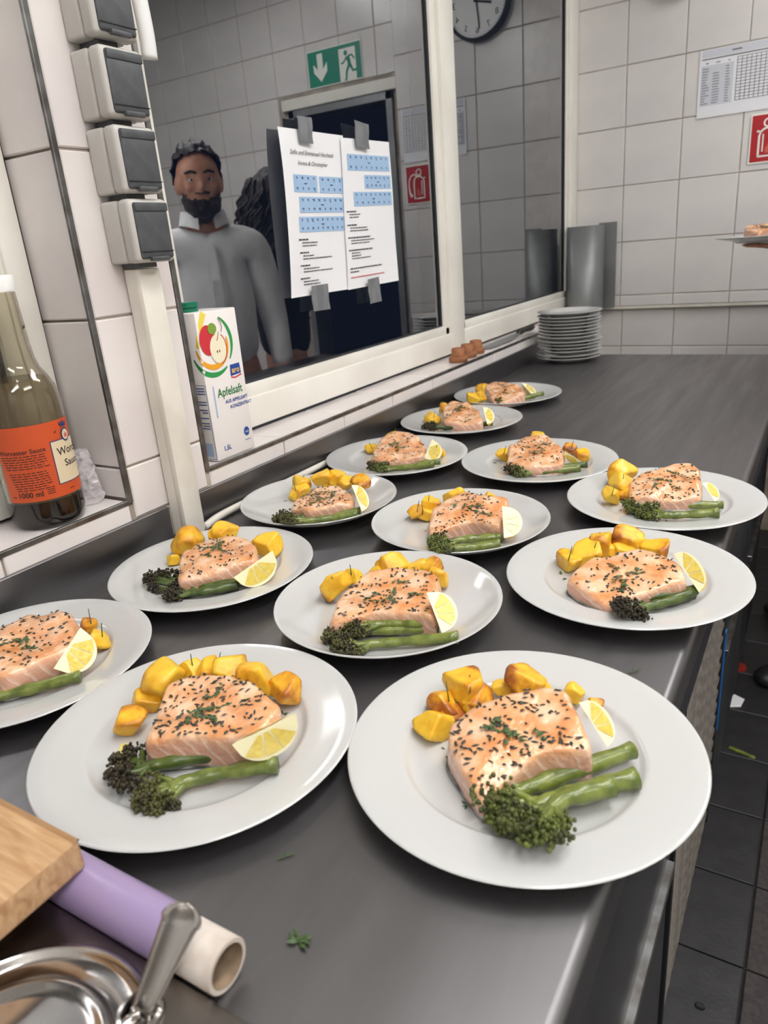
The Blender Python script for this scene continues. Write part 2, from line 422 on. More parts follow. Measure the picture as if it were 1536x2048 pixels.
# lights outside, behind the doorway
for i, (lx, ly, lz, lab) in enumerate(((.95, 7.2, 2.6, 'small orange street lamp in the dark beyond the doorway, higher one'), (1.5, 9.5, 1.1, 'small orange street lamp in the dark beyond the doorway, lower one'))):
    t = empty('street_lamp', (lx, ly, 0), label=lab, cat='street lamp')
    link('bulb', lathe_mesh('bulb', [(0, -.05), (.035, -.035), (.05, 0), (.035, .035), (0, .05)], 16), M['street'], t, (0, 0, lz))
    link('post', lathe_mesh('post', [(0, 0), (.06, 0), (.05, .1), (.03, .2), (.025, lz-.05), (0, lz-.05)], 12), M['black'], t)
    link('cap', lathe_mesh('cap', [(0, .09), (.02, .085), (.09, .05), (.095, .045), (0, .045)], 16), M['black'], t, (0, 0, lz))

# ================================================================== COUNTER
CZ = .9
ct = empty('counter', (-.43, 1, CZ), label='long brushed stainless steel kitchen counter along the window wall', cat='counter')
bm = bmesh.new(); add_box(bm, (-.787, -.6, CZ-.04), (-.075, 2.365, CZ))
es = [e for e in bm.edges if all(abs(v.co.x+.075) < 1e-4 and v.co.z > CZ-.01 for v in e.verts)]
bmesh.ops.bevel(bm, geom=es, offset=.009, segments=5, profile=.5, affect='EDGES')
wlink('worktop', bm_mesh('worktop', bm, True, 40), M['steel'], ct)
for a, b in ((-.6, .672), (.716, 2.365)):
    box('upstand', (-.794, a, CZ-.02), (-.787, b, CZ+.051), M['steel'], ct, .001)
box('apron', (-.082, -.6, CZ-.085), (-.077, 2.365, CZ-.04), M['dark_panel'], ct)
# undercounter refrigerator with louvred compressor panel
fr = empty('undercounter_refrigerator', (-.4, 1, 0), label='dark undercounter refrigerator with louvred front below the steel counter', cat='refrigerator')
box('body', (-.70, -.55, .02), (-.12, 2.3, CZ-.043), M['dark_panel'], fr)
for a, b in ((-.5, .30), (.31, .80), (1.32, 1.78), (1.79, 2.28)):
    box('door', (-.12, a, .12), (-.1, b, CZ-.095), M['dark_panel'], fr, .003)
    box('handle_rail', (-.105, a+.02, .485), (-.0905, b-.02, .50), M['alu'], fr, .001)
box('plinth', (-.15, -.55, 0), (-.115, 2.3, .1), M['black'], fr)
box('louvre_frame', (-.12, .82, .12), (-.106, 1.30, CZ-.095), M['black'], fr)
lv = None
for k in range(22):
    z = .15+k*.029
    if lv is None:
        v = []; ys = [i/24 for i in range(25)]
        for i, y in enumerate(ys):
            w = .0025*math.sin(i*PI)*0+(.0009 if i % 2 else 0)
            v += [(-.006, -.235+y*.47, .008), (.008+w, -.235+y*.47, 0), (-.006, -.235+y*.47, -.010)]
        f = []
        for i in range(24):
            for j in range(3): a, b = 3*i+j, 3*i+(j+1) % 3; f.append((a, b, b+3, a+3))
        lv = mesh('slat', v, f)
    link('slat', lv, M['slat'], fr, Vector((-.106, 1.06, z))-fr.location)
for a, b in ((.812, .828), (1.292, 1.302)): box('louvre_side', (-.12, a, .12), (-.096, b, CZ-.095), M['black'], fr)
box('blue_edge_strip', (-.1, 1.302, .34), (-.094, 1.317, .56), M['blue'], fr, .001)

# ================================================================== SOCKETS, DUCT, CABLE
def socket(z0, lab):
    t = empty('wall_socket', (XW, .692, z0), label=lab, cat='socket', group='surface sockets stacked on the tiled pier')
    y0, y1, h = .661, .7235, .0735
    box('back_box', (XW+.0004, y0, z0), (XW+.03, y1, z0+h), M['socket'], t, .004, 3, True)
    box('cover_frame', (XW+.0308, y0-.0006, z0-.0006), (XW+.053, y1+.0006, z0+h+.0006), M['socket'], t, .006, 3, True)
    l = box('hinged_lid', (XW+.05, y0+.005, z0+.0035), (XW+.0562, y1-.0035, z0+h-.004), M['socket_lid'], t, .0035, 3, True)
    box('lid_hinge', (XW+.0545, y0+.0055, z0+h-.0145), (XW+.0578, y1-.004, z0+h-.0045), M['socket_lid'], t, .0014, 2, True)
    box('lid_lip', (XW+.0545, y0+.006, z0+.0115), (XW+.0572, y1-.0045, z0+.0125), M['black'], t)
    box('finger_tab', (XW+.054, y0+.017, z0+.0005), (XW+.0605, y1-.016, z0+.006), M['socket_lid'], t, .0014, 2, True)
    box('connector_stub', (XW+.002, y0+.016, z0-.0065), (XW+.034, y1-.016, z0+.001), M['socket_lid'], t, .001)
for z0, lab in ((1.283, 'grey wall socket with dark lid, lowest of four, directly above the cable duct'), (1.364, 'grey wall socket with dark hinged lid, second up from the cable duct'),
                (1.446, 'grey wall socket with dark hinged lid, third up from the cable duct'), (1.529, 'grey wall socket with dark hinged lid, topmost of the four')):
    socket(z0, lab)
dc = empty('cable_duct', (-.785, .693, CZ), label='cream plastic cable duct running from the lowest socket to the counter', cat='cable duct')
box('duct_base', (XW+.0018, .678, CZ+.0005), (-.775, .712, 1.276), M['duct'], dc, .001)
box('duct_cover', (-.776, .6765, CZ+.001), (-.764, .7135, 1.276), M['duct'], dc, .003, 2, True)
cv, cf = [], []
tube_into(cv, cf, spline([(-.77, .716, .905), (-.778, .76, .9066), (-.7795, .85, .9066), (-.7795, 1.0, .9066), (-.779, 1.2, .9066)], 6), .0058, 8)
tag(link('power_cable', mesh('power_cable', cv, cf, True), M['duct'], None, (.0022, 0, .0006)), 'white round cable lying along the foot of the steel upstand', 'cable')

# ================================================================== PRINTED THINGS
# two sheets taped on the glass
def quadmap(TL, TR_, BR, BL, X, curl=0, off=0, off_x=0):
    c = [onx(*p, X) for p in (TL, TR_, BR, BL)]
    def fn(u, v):      # u right 0..1, v down 0..1
        a = c[0].lerp(c[1], u); b = c[3].lerp(c[2], u); p = a.lerp(b, v)
        p.x += off+curl*(1-u)**2*(.35+.65*math.sin(v*PI*.9+.3))+.0006*math.sin(v*9+u*5)
        return p
    return fn
def sheet_mesh(name, fn, nu=10, nv=16):
    v = [fn(i/nu, j/nv) for j in range(nv+1) for i in range(nu+1)]
    f = [(j*(nu+1)+i, j*(nu+1)+i+1, (j+1)*(nu+1)+i+1, (j+1)*(nu+1)+i) for j in range(nv) for i in range(nu)]
    return mesh(name, v, [q[::-1] for q in f], True)
PR = random.Random(11)
def sheet(corners, X, curl, label):
    fn = quadmap(*corners, X, curl)
    base = onx(*corners[3], X)
    t = empty('paper_sheet', base, label=label, cat='paper')
    wlink('sheet', sheet_mesh('sheet', fn), M['paper'], t)
    lift = lambda u, v: fn(u, v)+Vector((.0007, 0, 0))
    lift2 = lambda u, v: fn(u, v)+Vector((.0012, 0, 0))
    return t, lift, lift2
s1, L1, L1b = sheet([(549, 254), (686, 271), (699, 578), (579, 597)], -.8985, .012, 'printed sheet with script heading and blue blocks taped to the window')
s2, L2, L2b = sheet([(680, 275), (778, 284), (797, 561), (696, 580)], -.8965, .001, 'printed sheet with a red line near its foot taped to the window')
def seat_blocks(parent, lo, hi, blocks):
    b, d = Print(), Print()
    for u0, v0, u1, v1, n1, n2 in blocks:
        b.rect(u0, v0, u1, v1, 3)
        for row, n in ((v0+.013, n1), (v1-.028, n2)):
            for k in range(n):
                uu = u0+(u1-u0)*(k+.6)/(n+.2)
                w = PR.uniform(.012, .022)
                d.rect(uu-w, row, uu+w*.7, row+.005); d.rect(uu-w*.5, row+.008, uu+w*.6, row+.0125)
                if PR.random() < .2: d.rect(uu-w*.3, row+.015, uu+w*.9, row+.019)
        uc = (u0+u1)/2; d.rect(uc-.025, (v0+v1)/2-.003, uc+.025, (v0+v1)/2+.003)
    b.build('blue_table_blocks', M['ink_blue'], lo, parent); d.build('seat_names', M['ink_navy'], hi, parent)
seat_blocks(s1, L1, L1b, [(.145, .262, .53, .365, 4, 4), (.56, .265, .955, .367, 4, 4), (.215, .392, .955, .487, 8, 8), (.185, .512, .965, .605, 9, 9)])
seat_blocks(s2, L2, L2b, [(.10, .10, .96, .205, 8, 8), (.42, .232, .965, .325, 6, 6), (.19, .345, .965, .44, 8, 7)])
tx = Print()
for body, u, v, s_ in (('Sofia und Emmanuel Hochzeit', .47, .145, .062), ('Verena & Christopher', .47, .205, .058)):
    q = Print().text(body, 0, 0, s_, 'CENTER', .35, .92); tx.f += [tuple(i+len(tx.v) for i in f) for f in q.f]; tx.v += [(u+x, v-y*.62) for x, y in q.v]
tx.build('script_heading', M['ink'], L1b, s1)
def text_lines(parent, hi, blocks, m, name):
    p = Print()
    for u, v, head, widths in blocks:
        x = u
        while x < u+head: w = PR.uniform(.02, .05); p.rect(x, v, min(x+w, u+head), v+.0085); x += w+.008
        for k, w in enumerate(widths):
            x = u+.05; vv = v+.021+k*.0185
            while x < u+.05+w: q = PR.uniform(.015, .05); p.rect(x, vv, min(x+q, u+.05+w), vv+.006); x += q+.007
    p.build(name, m, hi, parent)
text_lines(s1, L1b, [(.155, .645, .16, (.26, .24)), (.16, .725, .15, (.18, .5)), (.16, .805, .16, (.27, .5)), (.155, .885, .16, (.26, .28))], M['ink'], 'printed_lines')
text_lines(s2, L2b, [(.04, .47, .18, (.2, .17)), (.04, .56, .18, (.32, .34)), (.04, .645, .42, (.45, .35)), (.04, .73, .45, (.16, .17, .36)), (.05, .855, .62, ()), (.05, .878, .16, ())], M['ink'], 'printed_lines')
Print().rect(.05, .917, .71, .923).build('red_line', M['ink_red'], L2b, s2)
def tape(c, lab, seedx):
    fn = quadmap(*c, -.8885, 0)
    v = [fn(i/4, j/6)+Vector((.0007*math.sin(i*1.7+j*.9+seedx), 0, 0)) for j in range(7) for i in range(5)]
    f = [(j*5+i, (j+1)*5+i, (j+1)*5+i+1, j*5+i+1) for j in range(6) for i in range(4)]
    o = link('tape_piece', mesh('tape_piece', v, f, True), M['tape']); tag(o, lab, 'tape', 'grey tape holding the sheets')
tape([(593, 231), (623, 235), (627, 288), (600, 285)], 'strip of grey tape on the top edge of the sheet with script heading', 0)
tape([(708, 240), (737, 249), (739, 299), (713, 293)], 'strip of grey tape on the top edge of the sheet with the red line', 1)
tape([(622, 572), (656, 567), (660, 618), (627, 623)], 'strip of grey tape on the foot of the sheet with script heading', 2)
tape([(735, 559), (758, 553), (763, 602), (740, 608)], 'strip of grey tape on the foot of the sheet with the red line', 3)

# wall schedule (A4 landscape) on the far wall
def wallmap(x0, z0, y): return lambda u, v: Vector((x0+u, y, z0+v))
sh = empty('wall_schedule', (-.467, YF, 1.612), label='laminated schedule sheet with table and grid fixed to the far tiled wall', cat='paper')
box('sheet', (-.467, YF-.0035, 1.612), (-.170, YF-.0022, 1.818), M['paper_wall'], sh)
A = wallmap(-.467, 1.612, YF-.0040); B = wallmap(-.467, 1.612, YF-.0044)
Print().rect(.008, .182, .29, .204).rect(.008, .036, .108, .158).build('shaded_table', M['ink_pale'], A, sh)
p = Print()
for k in range(14):
    v = .147-k*.0081
    p.rect(.01, v, .01+PR.uniform(.010, .026), v+.003)
    if k > 1: p.rect(.044, v, .044+PR.uniform(.018, .023), v+.003)
    p.rect(.084, v, .084+PR.uniform(.010, .017), v+.003)
p.rect(.02, .163, .03, .166).rect(.052, .163, .066, .166).rect(.09, .163, .096, .166)
p.build('printed_rows', M['ink_grey'], B, sh)
p = Print().rect(.008, .176, .29, .1785).rect(.10, .191, .13, .194)
for k in range(15): p.rect(.118, .040+k*.0092, .29, .0412+k*.0092)
for k in range(13): p.rect(.118+k*.0142, .040, .1193+k*.0142, .1700)
p.build('printed_grid', M['ink'], B, sh)
# fire extinguisher sign
sg = empty('fire_extinguisher_sign', (-.22, YF, 1.452), label='square red sign with white fire extinguisher pictogram on the far wall', cat='sign')
box('sign_plate', (-.2925, YF-.0042, 1.446), (-.1725, YF-.002, 1.600), M['sign_white'], sg, .0005)
A = wallmap(-.2925, 1.446, YF-.0046); B = wallmap(-.2925, 1.446, YF-.0050); B2 = wallmap(-.2925, 1.446, YF-.0054)
Print().rect(.005, .005, .115, .149).build('red_field', M['sign_red'], A, sg)
p = Print()
p.strip([(.03, .022), (.03, .086), (.034, .098), (.044, .106), (.056, .109), (.066, .106), (.076, .097), (.079, .086), (.079, .022), (.028, .022)], .006)
p.strip([(.054+.012*math.cos(a/10*PI*2), .124+.012*math.sin(a/10*PI*2)) for a in range(11)], .005)
p.strip([(.022, .101), (.034, .098)], .006).strip([(.042, .036), (.042, .09)], .004)
p.strip([(.064, .112), (.078, .118), (.092, .112), (.102, .094), (.104, .07), (.1, .045), (.092, .03)], [.005]*5+[.008, .012])
p.build('pictogram', M['sign_white'], B, sg)
Print().poly([(.05, .032), (.06, .03), (.068, .04), (.066, .055), (.06, .066), (.056, .054), (.05, .046)]).build('flame', M['ink_red'], B2, sg)

# exit sign above the doorway (seen reflected)
ex = empty('exit_sign', (.325, YD, 2.035), label='green emergency exit sign with arrow and running figure above the doorway', cat='sign')
ex_x0, ex_z0 = .172, 2.033
box('sign_plate', (ex_x0-.004, YD-.004, ex_z0-.004), (ex_x0+.306, YD-.002, ex_z0+.152), M['sign_white'], ex)
A = wallmap(ex_x0, ex_z0, YD-.0046); B = wallmap(ex_x0, ex_z0, YD-.0052); B2 = wallmap(ex_x0, ex_z0, YD-.0058)
Print().rect(0, 0, .302, .148).build('green_field', M['sign_green'], A, ex)
p = Print().rect(.03, 0, .122, .132)
p.poly([(.215, .135), (.247, .135), (.247, .07), (.27, .095), (.27, .06), (.231, .018), (.192, .06), (.192, .095), (.215, .07)][::-1])
p.build('doorway_and_arrow', M['sign_white'], B, ex)
p = Print().ell(.083, .112, .010, .011)
p.strip([(.074, .098), (.066, .072), (.064, .058)], [.022, .018, .016])
p.strip([(.078, .096), (.098, .075), (.112, .072)], .008).strip([(.072, .098), (.05, .1), (.036, .082)], .008)
p.strip([(.068, .062), (.084, .034), (.088, .004), (.098, .004)], [.014, .012, .010, .008]).strip([(.062, .062), (.048, .036), (.016, .038)], [.014, .012, .010])
p.build('running_figure', M['sign_green'], B2, ex)

# clock on the far wall
ck = empty('wall_clock', (-.54, YF, 2.125), label='round wall clock with white dial and dark rim high on the far wall', cat='clock')
CKR = .13
o = link('clock_case', lathe_mesh('clock_case', [(0, 0), (CKR, 0), (CKR+.002, .01), (CKR, .035), (CKR-.006, .04), (CKR-.011, .036), (CKR-.012, .028), (0, .028)], 64), mat('dark_clock_rim', RGB(56, 58, 66), .35), ck, (0, -.0012, 0), (PI/2, 0, 0))
cm = lambda off: (lambda u, v: Vector((-.54+u, YF-off, 2.125+v)))
Print().ell(0, 0, CKR-.012, CKR-.012, 64).build('dial', M['plain_white'], cm(.0298), ck)
p = Print()
for h in range(1, 13):
    a = PI/2-h*PI/6; p.text(str(h), math.cos(a)*.094, math.sin(a)*.094-.010, .030, 'CENTER')
for k in range(60):
    a = k*PI/30; p.strip([(math.cos(a)*.109, math.sin(a)*.109), (math.cos(a)*.114, math.sin(a)*.114)], .0016)
p.build('numerals', M['ink'], cm(.0305), ck)
am, ah = PI/2-31*PI/30, PI/2-(8+31/60)*PI/6
Print().strip([(-.015*math.cos(am), -.015*math.sin(am)), (.092*math.cos(am), .092*math.sin(am))], .005).build('minute_hand', M['ink'], cm(.0331), ck)
Print().strip([(-.012*math.cos(ah), -.012*math.sin(ah)), (.062*math.cos(ah), .062*math.sin(ah))], .008).build('hour_hand', M['ink'], cm(.0319), ck)


# ================================================================== PLATES
Z0 = CZ
def plate_profile(R, kind):
    if kind == 'rim':
        p = [(0, 3), (.52, 3), (.535, .4), (.555, 0), (.575, .4), (.60, 4), (.72, 8.2), (.85, 11.5), (.97, 15.2), (.995, 16.6), (1, 17.6), (.995, 18.4), (.985, 18.6),
             (.90, 16.6), (.80, 14.6), (.70, 13.0), (.685, 12.6), (.672, 11.6), (.655, 9.4), (.635, 8.0), (.60, 7.2), (.4, 6.8), (0, 6.6)]
    elif kind == 'coupe':
        p = [(0, 3), (.50, 3), (.515, .4), (.535, 0), (.555, .4), (.58, 4), (.72, 7.5), (.86, 13), (.96, 19.6), (.99, 22.4), (1, 23.6), (.996, 24.4), (.985, 24.4),
             (.95, 22.0), (.88, 17.2), (.80, 13.2), (.72, 10.4), (.64, 8.6), (.55, 7.6), (.4, 7.0), (0, 6.8)]
    else:
        p = [(0, 2.5), (.54, 2.5), (.55, .3), (.58, 0), (.60, .3), (.63, 4), (.80, 8), (.95, 12.6), (.99, 14.2), (1, 15.2), (.99, 16), (.97, 15.6), (.8, 11.6), (.68, 9), (.6, 6.4), (0, 6)]
    return [(a*R, b*.001) for a, b in p]
PLATE_ME = {}
def plate_mesh(R, kind):
    k = (round(R, 3), kind)
    if k not in PLATE_ME:
        PLATE_ME[k] = lathe_mesh('plate', plate_profile(R, kind), 112 if R > .12 else 72); PLATE_ME[k].materials.append(M['porcelain'])
    return PLATE_ME[k]
WELL = CZ+.0072

def food_materials():
    m = mat('roasted_salmon', RGB(238, 170, 122), .27, 0, **{'Subsurface Weight': .12, 'Subsurface Radius': (.01, .004, .002), 'Coat Weight': .45, 'Coat Roughness': .09})
    t = NT(m); b = t.n['Principled BSDF']
    at = t.add('ShaderNodeAttribute', attribute_name='top'); tc = t.add('ShaderNodeTexCoord')
    n1 = t.add('ShaderNodeTexNoise'); n1.inputs['Scale'].default_value = 42; n1.inputs['Detail'].default_value = 5; t.link(tc.outputs['Object'], n1.inputs['Vector'])
    r1 = t.add('ShaderNodeValToRGB'); e = r1.color_ramp.elements
    e[0].position = .34; e[0].color = RGB(216, 142, 86); e[1].position = .62; e[1].color = RGB(238, 196, 162)
    k = r1.color_ramp.elements.new(.5); k.color = RGB(228, 172, 126)
    t.link(n1.outputs['Fac'], r1.inputs[0])
    wv = t.add('ShaderNodeTexWave', wave_type='BANDS', bands_direction='DIAGONAL', wave_profile='SAW'); wv.inputs['Scale'].default_value = 36; wv.inputs['Distortion'].default_value = 5; wv.inputs['Detail'].default_value = 2; wv.inputs['Detail Scale'].default_value = .8
    t.link(tc.outputs['Object'], wv.inputs['Vector'])
    r2 = t.add('ShaderNodeValToRGB'); e = r2.color_ramp.elements
    e[0].position = .0; e[0].color = RGB(230, 200, 182); e[1].position = .3; e[1].color = RGB(208, 160, 136)
    t.link(wv.outputs['Fac'], r2.inputs[0])
    mx = t.add('ShaderNodeMix', data_type='RGBA'); t.link(at.outputs['Fac'], mx.inputs[0]); t.link(r2.outputs[0], mx.inputs[6]); t.link(r1.outputs[0], mx.inputs[7])
    t.link(mx.outputs[2], b.inputs['Base Color'])
    n3 = t.add('ShaderNodeTexNoise'); n3.inputs['Scale'].default_value = 130; n3.inputs['Detail'].default_value = 3; t.link(tc.outputs['Object'], n3.inputs['Vector'])
    ad = t.add('ShaderNodeMath', operation='MULTIPLY_ADD'); t.link(wv.outputs['Fac'], ad.inputs[0]); ad.inputs[1].default_value = .25; t.link(n3.outputs['Fac'], ad.inputs[2])
    bp = t.add('ShaderNodeBump'); bp.inputs['Distance'].default_value = .0018; bp.inputs['Strength'].default_value = 1; t.link(ad.outputs[0], bp.inputs['Height']); t.link(bp.outputs[0], b.inputs['Normal']); t.link(bp.outputs[0], b.inputs['Coat Normal'])
    M['salmon'] = m
    M['skin'] = noisy(mat('salmon_skin', RGB(72, 74, 76), .35), RGB(168, 164, 160), 60)
    # roast potato: yellow flesh, browned patches given by a mesh attribute plus noise
    m = mat('roast_potato', RGB(226, 176, 36), .42, 0, **{'Subsurface Weight': .08, 'Subsurface Radius': (.006, .004, .001), 'Coat Weight': .12, 'Coat Roughness': .2})
    t = NT(m); b = t.n['Principled BSDF']; at = t.add('ShaderNodeAttribute', attribute_name='brown'); tc = t.add('ShaderNodeTexCoord')
    n1 = t.add('ShaderNodeTexNoise'); n1.inputs['Scale'].default_value = 85; n1.inputs['Detail'].default_value = 4; t.link(tc.outputs['Object'], n1.inputs['Vector'])
    a1 = t.add('ShaderNodeMath', operation='ADD'); t.link(at.outputs['Fac'], a1.inputs[0]); t.link(n1.outputs['Fac'], a1.inputs[1])
    r = t.add('ShaderNodeValToRGB'); e = r.color_ramp.elements
    e[0].position = .42; e[0].color = RGB(236, 190, 52); e[1].position = 1.0; e[1].color = RGB(92, 44, 20)
    k = e.new(.62); k.color = RGB(222, 160, 30); k = e.new(.8); k.color = RGB(170, 98, 30)
    sc = t.add('ShaderNodeMath', operation='MULTIPLY'); sc.inputs[1].default_value = .8; t.link(a1.outputs[0], sc.inputs[0]); t.link(sc.outputs[0], r.inputs[0]); t.link(r.outputs[0], b.inputs['Base Color'])
    bp = t.add('ShaderNodeBump'); bp.inputs['Distance'].default_value = .0008; t.link(n1.outputs['Fac'], bp.inputs['Height']); t.link(bp.outputs[0], b.inputs['Normal'])
    M['potato'] = m
    M['stem'] = noisy(mat('broccolini_stem', RGB(120, 130, 56), .36, 0, **{'Coat Weight': .35, 'Coat Roughness': .12}), RGB(84, 98, 36), 70, bump=.0012, bscale=160)
    M['stem_dark'] = noisy(mat('dark_broccolini_stem', RGB(82, 98, 38), .36, 0, **{'Coat Weight': .18, 'Coat Roughness': .12}), RGB(50, 66, 24), 45, bump=.0005, bscale=160)
    M['floret'] = noisy(mat('broccolini_floret', RGB(84, 84, 34), .6), RGB(46, 40, 24), 60, .35, .62, bump=.0008, bscale=500)
    M['floret_char'] = noisy(mat('charred_broccolini_floret', RGB(66, 58, 30), .6), RGB(36, 28, 20), 60, .3, .6, bump=.0008, bscale=500)
    M['floret_green'] = noisy(mat('green_broccolini_floret', RGB(98, 108, 42), .55), RGB(54, 58, 26), 60, .35, .62, bump=.0008, bscale=500)
    M['herb'] = mat('dark_herb_flake', RGB(42, 44, 34), .5)
    M['thyme'] = mat('green_thyme_leaf', RGB(66, 88, 48), .5)
    M['rind'] = noisy(mat('lemon_rind', RGB(240, 206, 58), .35), RGB(232, 190, 40), 60, bump=.0004, bscale=350)
    M['pith'] = mat('lemon_pith', RGB(248, 240, 196), .5)
    m = mat('lemon_flesh', RGB(236, 214, 112), .18, 0, **{'Subsurface Weight': .2, 'Subsurface Radius': (.008, .006, .002), 'Coat Weight': .4})
    noisy(m, RGB(222, 194, 82), 220, .35, .65, bump=.0006, bscale=260)
    M['lemon'] = m
    M['oil'] = mat('olive_oil', RGB(226, 214, 120), .05)
food_materials()

def resample(pts, n):
    pts = [Vector((p[0], p[1])) for p in pts]; L = [0]
    for i in range(len(pts)): L.append(L[-1]+(pts[(i+1) % len(pts)]-pts[i]).length)
    out = []; j = 0
    for k in range(n):
        s = L[-1]*k/n
        while L[j+1] < s: j += 1
        t = (s-L[j])/max(1e-9, L[j+1]-L[j]); out.append(pts[j].lerp(pts[(j+1) % len(pts)], t))
    return out
def salmon(idx, poly_px, t, where, rnd, nflake, ntop=(0, 0), thyme=6):
    z0 = WELL+.0014
    pts = [onz(x, y, z0+t) for x, y in poly_px]
    ys_ = [p.y for p in pts]; k_ = min(1, .118/(max(ys_)-min(ys_))); yf = min(ys_)*.62+max(ys_)*.38
    xs_ = [p.x for p in pts]; kx = min(1, .118/(max(xs_)-min(xs_))); xm = (max(xs_)+min(xs_))/2
    for p in pts: p.y = yf+(p.y-yf)*k_; p.x = xm+(p.x-xm)*kx
    c = sum((Vector((p.x, p.y)) for p in pts), Vector((0, 0)))/len(pts)
    N = 72
    o = resample([(p.x-c.x, p.y-c.y) for p in pts], N)
    for _ in range(2): o = [(o[i-1]+o[i]*2+o[(i+1) % N])/4 for i in range(N)]
    sd = rnd.random()*50; ymax = max(abs(p.y) for p in o); tilt = .16 if k_ > .97 else .42
    prof = [(.90, 0, 0), (.985, .0006, 0), (1.0, .12*t, 0), (1.012, .35*t, 0), (1.012, .6*t, 0), (1.0, .78*t, .25), (.975, .91*t, .8), (.94, .975*t, 1), (.88, 1.0*t, 1), (.80, 1.015*t, 1), (.68, 1.03*t, 1), (.54, 1.04*t, 1), (.40, 1.045*t, 1), (.26, 1.05*t, 1), (.13, 1.05*t, 1)]
    vs_, fs, top = [], [], []
    def bump(x, y, h):
        w = max(0, min(1, h/t))
        return w*t*tilt*y/ymax+(noise.noise(Vector((x*28, y*28, sd)))*.006+noise.noise(Vector((x*75, y*75, sd)))*.0024)*w
    for s, h, tp in prof:
        for i in range(N):
            j = 1+noise.noise(Vector((o[i].x*40, o[i].y*40, sd+h*60)))*.045
            x, y = o[i].x*s*j, o[i].y*s*j
            vs_.append((x, y, h+bump(x, y, h))); top.append(tp)
    vs_.append((0, 0, 1.05*t+bump(0, 0, t))); top.append(1)
    n = len(prof)
    for r_ in range(n-1):
        for i in range(N):
            a, b = r_*N+i, r_*N+(i+1) % N; fs.append((a, b, b+N, a+N))
    for i in range(N): fs.append(((n-1)*N+i, (n-1)*N+(i+1) % N, n*N))
    fs.append(tuple(range(N-1, -1, -1)))
    me = mesh('flesh', vs_, fs, True); a = me.attributes.new('top', 'FLOAT', 'POINT'); a.data.foreach_set('value', top)
    th = empty('salmon_fillet', (c.x, c.y, z0), label='roasted salmon fillet with herb flakes on '+where, cat='salmon', group='roasted salmon fillets')
    link('flesh', me, M['salmon'], th)
    # skin: thin grey layer under the flesh
    sv = [(p.x*1.018, p.y*1.018, 0) for p in o]+[(p.x*1.03, p.y*1.03, .0022) for p in o]+[(p.x*.99, p.y*.99, .0034) for p in o]
    sf = [(k*N+i, k*N+(i+1) % N, (k+1)*N+(i+1) % N, (k+1)*N+i) for k in range(2) for i in range(N)]+[tuple(range(N-1, -1, -1))]
    link('skin', mesh('skin', sv, sf, True), M['skin'], th)
    # herb flakes and thyme leaves on the top
    hv, hf, hm = [], [], []
    def surf(u, v):
        k = u*N; i = int(k) % N; q = o[i].lerp(o[(i+1) % N], k-int(k))
        x, y = q.x*v, q.y*v
        h = 1.05*t-(.05*t)*(v/.88)**2 if v < .9 else (.99*t if v < .95 else .93*t)
        return Vector((x, y, h+bump(x, y, t)+.0006))
    def leaf(p, l, w, a, tilt, mi):
        d = Vector((math.cos(a), math.sin(a), tilt)).normalized(); s = Vector((-math.sin(a), math.cos(a), 0)); b = len(hv)
        hv.extend([p-d*l, p-d*l*.3+s*w+Vector((0, 0, .0002)), p+d*l*.4+s*w*.9+Vector((0, 0, .0003)), p+d*l, p+d*l*.4-s*w*.9+Vector((0, 0, .0002)), p-d*l*.3-s*w, p+Vector((0, 0, .0011))])
        for i in range(6): hf.append((b+i, b+(i+1) % 6, b+6)); hm.append(mi)
        hf.append(tuple(b+i for i in range(5, -1, -1))); hm.append(mi)
    for _ in range(int(nflake*1.35)):
        v = math.sqrt(rnd.random())*.95
        leaf(surf(rnd.random(), v), rnd.uniform(.0012, .0036), rnd.uniform(.0007, .0014), rnd.uniform(0, 6.3), rnd.uniform(-.1, .15), 0)
    for _ in range(thyme):
        p0 = surf(rnd.random(), rnd.random()*.45); a = rnd.uniform(0, 6.3)
        for k in range(rnd.randint(6, 10)):
            q = p0+Vector((math.cos(a), math.sin(a), 0))*(k*.0021)+Vector((0, 0, .0012+.0008*math.sin(k)))
            leaf(q+Vector((rnd.uniform(-.001, .001), rnd.uniform(-.001, .001), 0)), rnd.uniform(.0024, .0040), rnd.uniform(.0010, .0016), a+(1 if k % 2 else -1)*rnd.uniform(.5, 1.1), rnd.uniform(0, .5), 1)
    hme = mesh('herb_flakes', hv, hf); hme.materials.append(M['herb']); hme.materials.append(M['thyme']); hme.polygons.foreach_set('material_index', hm)
    tag(link('herb_flakes', hme, None, th), kind='stuff')
    xs = [p.x for p in o]; ys = [p.y for p in o]
    return th, c, (max(xs)-min(xs), max(ys)-min(ys))

